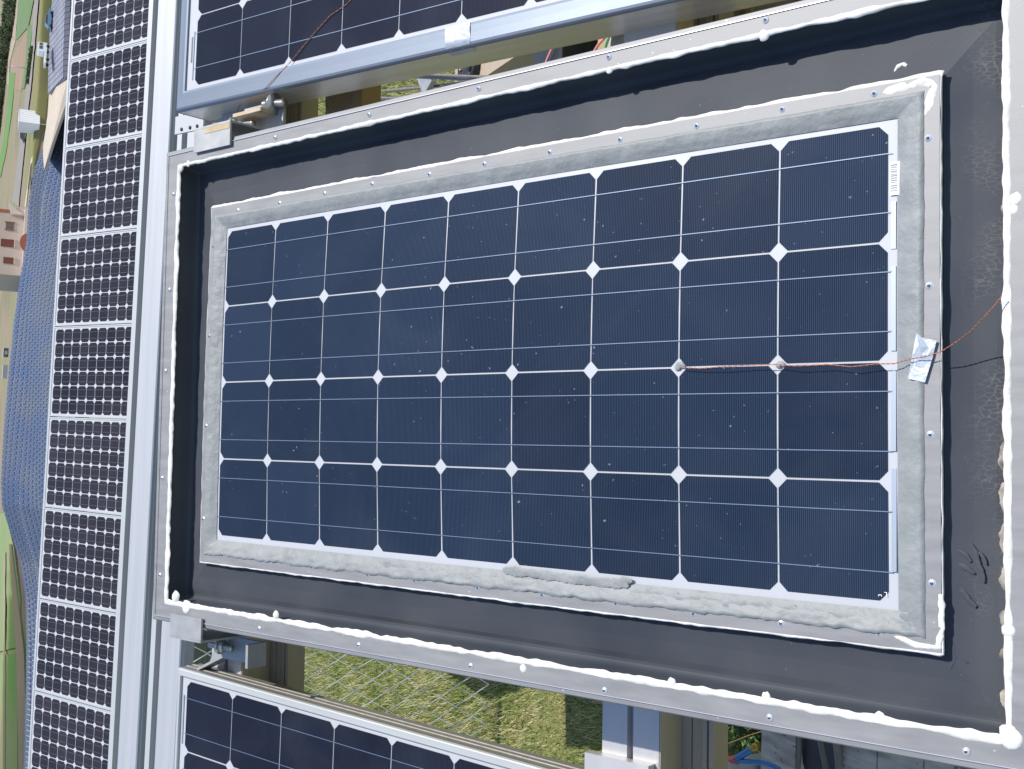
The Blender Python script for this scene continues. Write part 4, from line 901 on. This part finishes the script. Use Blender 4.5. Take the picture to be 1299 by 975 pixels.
# brackets under the frame of the upper panel
def ubr(u0, v0, u1, label, rusty):
    dn = .055 if rusty else .014
    q0 = pl(u0, v0, UPF, -.075); q1 = pl(u1, v0 - 8, UPF, -.075); root = thing('panel_bracket', UPF, label, 'bracket', 'brackets under the upper panel')
    b0 = -.040; L_ = q1[0] - q0[0]
    MB().box(q0[0], q1[0], b0 - dn, b0 + .02, -.074, -.069).build('bracket_plate', M['alu_far'], root)
    MB().box(q1[0] - .004, q1[0], b0 - dn, b0 + .02, -.115, -.0745).build('bracket_web', M['rust'] if rusty else M['galv'], root)
    for k in (.25, .55, .8):
        mb = MB(); mb.tube([(q0[0] + L_ * k, b0 - dn * .5, -.069), (q0[0] + L_ * k, b0 - dn * .5, -.0675)], .0035, 10); mb.build('screw', M['dark'], root)
ubr(226, 148, 262, 'small drilled bracket under the far corner of the upper panel', False)
ubr(283, 132, 322, 'drilled bracket with wire loops under the upper panel beside the rusty clamp', False)
ubr(795, 34, 860, 'rust stained bracket under the near part of the upper panel', True)
c3 = thing('spacer_block', MAIN, 'aluminium spacer plate standing on the far beam behind the rusty clamp', 'bracket')
MB().box(-.130, -.060, .705, .775, BT + .001, BT + .055).build('block', M['galv'], c3)
mb = MB(); mb.tube([(-.1, .70, BT + .04), (-.1, .690, BT + .04)], .008, 6); mb.build('bolt', M['bolt'], c3)

# ------------------------------------------------------------------ things seen in the upper gap
q = gz(436, 125, .55)
jb = thing('junction_box', MAIN, 'tan box with a ring embossed lid beside the far beam in the upper gap', 'box')
a0 = pl(413, 130, MAIN, -.2)[0]; a1 = pl(459, 120, MAIN, -.2)[0]
MB().box(a0, a1, .70, .86, -.235, -.2).build('box_body', M['tan_box'], jb)
for rr in (.010, .018, .026, .034):
    mb = MB(); cx_, cy_ = pl(430, 122, MAIN, -.2)[:2]; mb.tube([(cx_ + rr * math.cos(t), cy_ + rr * math.sin(t), -.1992) for t in np.linspace(0, 2 * math.pi, 25)[:-1]], .0014, 5, closed=True); mb.build('embossed_ring', M['tan_box'], jb)
MB().box(a1 + .001, a1 + .012, .68, .90, -.235, -.19).build('side_rail', M['wood'], jb)
def cable(pxs, mt, r, label, name='cable', cat='cable'):
    pts = [gz(u, v, z) for u, v, z in pxs]; path = []
    for i in range(len(pts) - 1):
        for k in range(6):
            t = k / 6; p0 = pts[max(i - 1, 0)]; p1 = pts[i]; p2 = pts[i + 1]; p3 = pts[min(i + 2, len(pts) - 1)]
            path.append(.5 * ((2 * p1) + (-p0 + p2) * t + (2 * p0 - 5 * p1 + 4 * p2 - p3) * t * t + (-p0 + 3 * p1 - 3 * p2 + p3) * t ** 3))
    path.append(pts[-1]); mb = MB(); mb.tube(path, r, 8); return tag(mb.build(name, mt), label, cat)
for i, (pp, r_) in enumerate(((((455, 118, .35), (520, 112, .36), (560, 108, .36), (620, 100, .38), (680, 97, .4)), .006), (((455, 122, .36), (500, 124, .36), (560, 118, .38), (600, 112, .38)), .006), (((455, 127, .33), (500, 129, .33), (540, 128, .34), (580, 122, .35)), .007), (((515, 97, .40), (560, 98, .40), (600, 102, .40), (640, 104, .40), (690, 104, .4)), .0065), (((520, 93, .42), (560, 95, .42), (610, 97, .42), (660, 96, .42)), .005))):
    cable(pp, M['cable_grey'], r_, ['uppermost straight grey cable crossing the grass in the upper gap', 'middle grey cable crossing the grass in the upper gap', 'lowest thick grey cable against the central frame in the upper gap', 'grey cable passing in front of the white pipe end', 'thin grey cable just under the upper panel wall near the pipe end'][i])
p0 = gz(533, 95, .38); p1 = gz(543, 122, .38)
ca = thing('steel_bracket', T(*p0), 'grey steel bracket arm holding the cables above the grass', 'bracket'); d_ = np.array(p1) - np.array(p0)
MB().add([(0, 0, 0), (.035, -.09, 0), (.035 + d_[0], -.09 + d_[1], 0), (d_[0], d_[1], 0), (0, 0, .02), (.035, -.09, .02), (.035 + d_[0], -.09 + d_[1], .02), (d_[0], d_[1], .02)], [(0, 3, 2, 1), (4, 5, 6, 7), (0, 1, 5, 4), (1, 2, 6, 5), (2, 3, 7, 6), (3, 0, 4, 7)]).build('arm', M['galv'], ca)
MB().tube([(.01, -.03, .02), (.01, -.03, .03)], .008, 6).build('bolt', M['bolt'], ca)
# round drum with a pipe stub, on the beige tank
tk = gz(600, 92, .30)
tank = thing('pebbled_tank', T(tk[0], tk[1] - .02, 0), 'beige pebble textured tank lid under the upper gap', 'tank')
MB().box(-.05, .75, -1.35, .16, 0, .30).build('tank_body', M['beige'], tank); MB().box(-.06, .76, -1.36, .17, .3005, .315).build('tank_lid', M['beige'], tank)
dr = gz(595, 84, .33); drum = thing('pipe_flange', T(dr[0], dr[1], .316), 'black round flange with a short white pipe stub', 'flange')
mb = MB(); rg = [[(r_ * math.cos(t), r_ * math.sin(t), z) for t in np.linspace(0, 2 * math.pi, 33)[:-1]] for r_, z in ((.078, 0), (.082, .02), (.074, .03), (.05, .022), (.03, .02), (.001, .02))]
mb.loft(rg, closed_v=True); mb.build('flange_ring', M['dark'], drum)
MB().tube([(0, -.02, .02), (0.0, -.04, .09)], .024, 18).build('pipe_stub', M['pvc'], drum)
for k in range(8):
    t = k * math.pi / 4; MB().tube([(.055 * math.cos(t), .055 * math.sin(t), .02), (.055 * math.cos(t), .055 * math.sin(t), .03)], .006, 6).build('bolt', M['bolt'], drum)
dk = gz(735, 60, .30)
bx = thing('control_box', T(dk[0], dk[1], 0), 'black control box behind the pink cable in the upper gap', 'box')
MB().box(-.30, .60, -.10, .085, 0, .40).build('box_body', M['dark'], bx); MB().box(-.31, .61, -.11, .09, .4005, .41).build('box_lid', M['dark'], bx)
cable(((705, 45, .42), (700, 62, .42), (694, 76, .42), (688, 92, .42), (675, 105, .42)), M['cable_pink'], .0045, 'pink cable curving over the beige tank in the upper gap')
bd = gz(775, 58, .36)
bo = thing('terminal_board', T(bd[0], bd[1] - .09, .36), 'brown terminal board with coloured wires in the upper gap', 'board'); MB().box(-.2, .4, -.12, .17, -.02, 0).build('board', M['wood'], bo)
for i, (u0, u1, mt, lb) in enumerate(((768, 748, 'cable_pink', 'pink wire on the terminal board'), (773, 764, 'cable_green', 'green wire on the terminal board'), (777, 771, 'cable_white', 'leftmost white wire on the terminal board'), (783, 776, 'cable_white', 'white wire in the middle of the terminal board'), (797, 795, 'cable_white', 'white wire beside the rust stained bracket'), (792, 806, 'cable_red', 'dark red wire on the terminal board'))):
    cable(((u0 + 4, 36, .40), (u0, 46, .41), ((u0 + u1) / 2, 58, .40), (u1, 76, .40)), M[mt], .004, lb, 'wire', 'wire')
dk = thing('tan_cabinet', MAIN, 'ochre louvred cabinet side glimpsed at the right end of the upper gap', 'cabinet')
a0 = pl(878, 30, MAIN, -.22)[0]
MB().box(a0 + .02, a0 + .36, .70, .98, -.34, -.2905).build('cabinet_body', M['tan_box'], dk)
for k in range(4): MB().box(a0 + .05 + k * .085, a0 + .06 + k * .085, .70, .98, -.2903, -.283).build('louvre', M['wood'], dk)

# ------------------------------------------------------------------ lower right gap: boards, plants and hoses
g0 = gz(968, 930, .25)
bdk = thing('board_platform', T(0, 0, 0), 'weathered white timber platform with peeling paint in the lower right gap', 'platform')
x0_, y1_ = -1.35, gz(965, 925, .28)[1]
for k in range(9):
    y0 = y1_ - (k + 1) * .125; MB().box(x0_ + .02 * wob(k * 3.3), -.1, y0, y0 + .121, .25 + .003 * wob(k * 7.), .28 + .003 * wob(k * 7.)).build('board', M['planks'], bdk)
for x in (-1.25, -.7, -.2): MB().box(x, x + .06, y1_ - 1.13, y1_ - .01, 0, .2465).build('bearer', M['wood'], bdk)
for i, pp in enumerate((((1012, 912, .30), (1014, 940, .30), (1012, 985, .30)), ((1032, 912, .34), (1040, 938, .33), (1050, 985, .32)), ((1040, 905, .36), (1056, 925, .36), (1062, 945, .35), (1066, 990, .33)), ((1170, 935, .32), (1200, 955, .32), (1232, 980, .32)))):
    cable(pp, M['cable_grey'], (.005, .006, .008, .006)[i], ['thin grey cable lying flat on the white platform', 'grey cable rising beside the black pad on the platform', 'thickest grey cable looping round the black pad', 'grey cable near the photo corner on the platform'][i])
pd = gz(1043, 945, .285); o_ = MB(); o_.prism([(pd[0] + .06 * math.cos(t) * 1.6, pd[1] + .06 * math.sin(t)) for t in np.linspace(0, 2 * math.pi, 25)[:-1]], .284, .292, axis=2)
tag(o_.build('rubber_pad', M['dark'], None), 'black rubber pad lying between grey cables on the platform', 'pad')
cable(((890, 975, .30), (905, 968, .31), (925, 965, .32), (936, 963, .33)), M['cable_red'], .011, 'thick orange red hose ending beside the near beam', 'hose', 'hose')
hb = cable(((932, 964, .33), (942, 957, .335), (952, 951, .335), (957, 948, .335)), M['cable_blue'], .008, 'short blue hose with a brass tip pointing right', 'hose', 'hose')
q1_ = gz(955, 949.5, .335); q2_ = gz(961, 946, .335); o_ = MB().tube([q1_, q2_], .0092, 12).build('brass_tip', M['brass'], hb)
cable(((934, 965, .33), (950, 966, .335), (970, 968, .33), (985, 974, .32), (1000, 985, .31)), M['cable_blue'], .0055, 'long curved blue hose leaving the red hose', 'hose', 'hose')
cable(((905, 958, .3), (925, 962, .30), (935, 972, .30), (925, 990, .3)), M['cable_pink'], .003, 'thin pink wire beside the orange red hose', 'wire', 'wire')
rod = gz(1133, 938, .6)
rd = thing('levelling_bolt', T(rod[0], rod[1], .28), 'levelling bolt with a big nut standing on the platform edge', 'bolt')
MB().tube([(0, 0, 0), (0, .06, .42)], .0085, 12).build('threaded_rod', M['rust'], rd); MB().tube([(0, .036, .24), (0, .041, .275)], .021, 6).build('nut', M['galv'], rd); MB().tube([(0, .035, .232), (0, .036, .239)], .028, 20).build('washer', M['galv'], rd)
# leafy weeds in the shade beside the platform
def weeds(cx, cy, sx, sy, n, label):
    c = np.stack([cx + sx * np.clip(rng.normal(size=n), -1.8, 1.8), cy + sy * np.clip(rng.normal(size=n), -1.8, 1.8), rng.uniform(.02, .22, n)], 1); tri = np.clip(rng.normal(size=(n, 3, 3)), -1.4, 1.4) * .008
    V = (c[:, None] + tri).reshape(-1, 3); rt_ = thing('leafy_weed', T(0, 0, 0), label, 'plant'); npmesh('foliage', V, np.arange(len(V)).reshape(-1, 3), weedm, rt_)
    for k in range(14):
        x, y = rng.normal(cx, sx), rng.normal(cy, sy); pts = [(x + .03 * wob(z * 9, k), y + .03 * wob(z * 9, k + 20), z) for z in np.linspace(0, .32, 7)]; mb = MB(); mb.tube(pts, .0016, 5); mb.build('stem', M['wood'], rt_)
weedm = leafm.copy(); weedm.name = 'weed_leaves'
for nd in weedm.node_tree.nodes:
    if nd.type == 'VALTORGB': nd.color_ramp.elements[0].color = (0.04, 0.09, 0.02, 1); nd.color_ramp.elements[1].color = (0.12, 0.20, 0.06, 1)
wq = gz(935, 925, .12); weeds(wq[0], wq[1] + .1, .10, .16, 4200, 'tangled dark green weed between the near beam and the platform')
wq = gz(740, 920, .1)

# ------------------------------------------------------------------ far row of modules
def far_module():
    root = thing('solar_module', FAR, 'x', 'solar panel', 'modules of the far row')
    w_ = 6 * P; e = .012; a1 = 12 * P
    MB().box(-.020, a1 + .020, -w_ - e, e, -.008, -.0005).build('backing_sheet', M['white_back'], root)
    mb = MB()
    for i in range(12):
        for j in range(6): mb.add(octo(i * P, -(j + 1) * P, s=.1210, c=.0205, n=.0012), [tuple(range(8))])
    mb.build('cell_grid', M['cell_far'], root)
    mb = MB()
    for j in range(6):
        for fb in (.27, .73): mb.box(0, a1, -(j + fb) * P - .0007, -(j + fb) * P + .0007, .0014, .0018)
    mb.build('busbar_grid', M['ribbon'], root)
    for (x0, x1, y0, y1) in ((-.034, -.0202, -w_ - e - .010, e + .010), (a1 + .0202, a1 + .034, -w_ - e - .010, e + .010), (-.020, a1 + .020, e + .0002, e + .010), (-.020, a1 + .020, -w_ - e - .010, -w_ - e - .0002)):
        MB().box(x0, x1, y0, y1, -.035, .004).build('frame', M['alu_far'], root)
    return root
proto = far_module(); pitch = 6.4 * P
ordn = ['outermost right module of the far row, beyond the photo edge', 'far row module at the upper photo edge beside the grey terrace', 'far row module beside the concrete apron', 'far row module beside the retaining wall and white cabin', 'far row module beside the plastered building', 'far row module just left of the plastered building', 'far row module at the middle of the blue array', 'far row module where the blue array bulges widest', 'far row module beside the first curve of the green field', 'far row module fourth from the left photo edge, beside the narrow array strip', 'far row module second from last at the lower photo edge', 'outermost left module of the far row, beyond the photo edge']
for k in range(-2, 9):
    m_ = np.array(FAR); m_[:3, 3] = toW(FAR, (0, -k * pitch, 0))
    if k == -2: r_ = proto; r_.matrix_world = MX(m_); r_['label'] = ordn[0]
    else: r_ = dup(proto, m_, ordn[k + 2])
for (aa, nn, lb) in ((-.060, -.040, 'long pale top rail carrying the upper ends of the far row modules'), (.30, -.040, 'upper hidden purlin under the far row modules'), (1.2, -.040, 'lower hidden purlin under the far row modules')):
    rt_ = thing('module_purlin', FAR, lb, 'rail', 'purlins of the far row')
    MB().box(aa, aa + (.0255 if nn > -.05 and aa < 0 else .05), -8 * pitch - 1.2, 2.4, nn - .04, nn + (.036 if aa < 0 else 0)).build('purlin', M['alu_far'], rt_)
for i, b in enumerate((2.0, -.8, -3.6, -6.4)):
    for a, nm in ((.3, 'upper'), (1.2, 'lower')):
        q = toW(FAR, (a + .02, b, -.08)); g_ = float(height(q[0], q[1]))
        rt_ = thing('rack_post', T(q[0], q[1], g_), 'steel post under the %s purlin of the far row, %s from the right' % (nm, ['first', 'second', 'third', 'fourth'][i]), 'post', 'posts of the far row')
        MB().box(-.04, .04, -.04, .04, 0, q[2] - g_).build('post', M['galv'], rt_); MB().box(-.1, .1, -.1, .1, 0, .015).build('foot_plate', M['galv'], rt_)
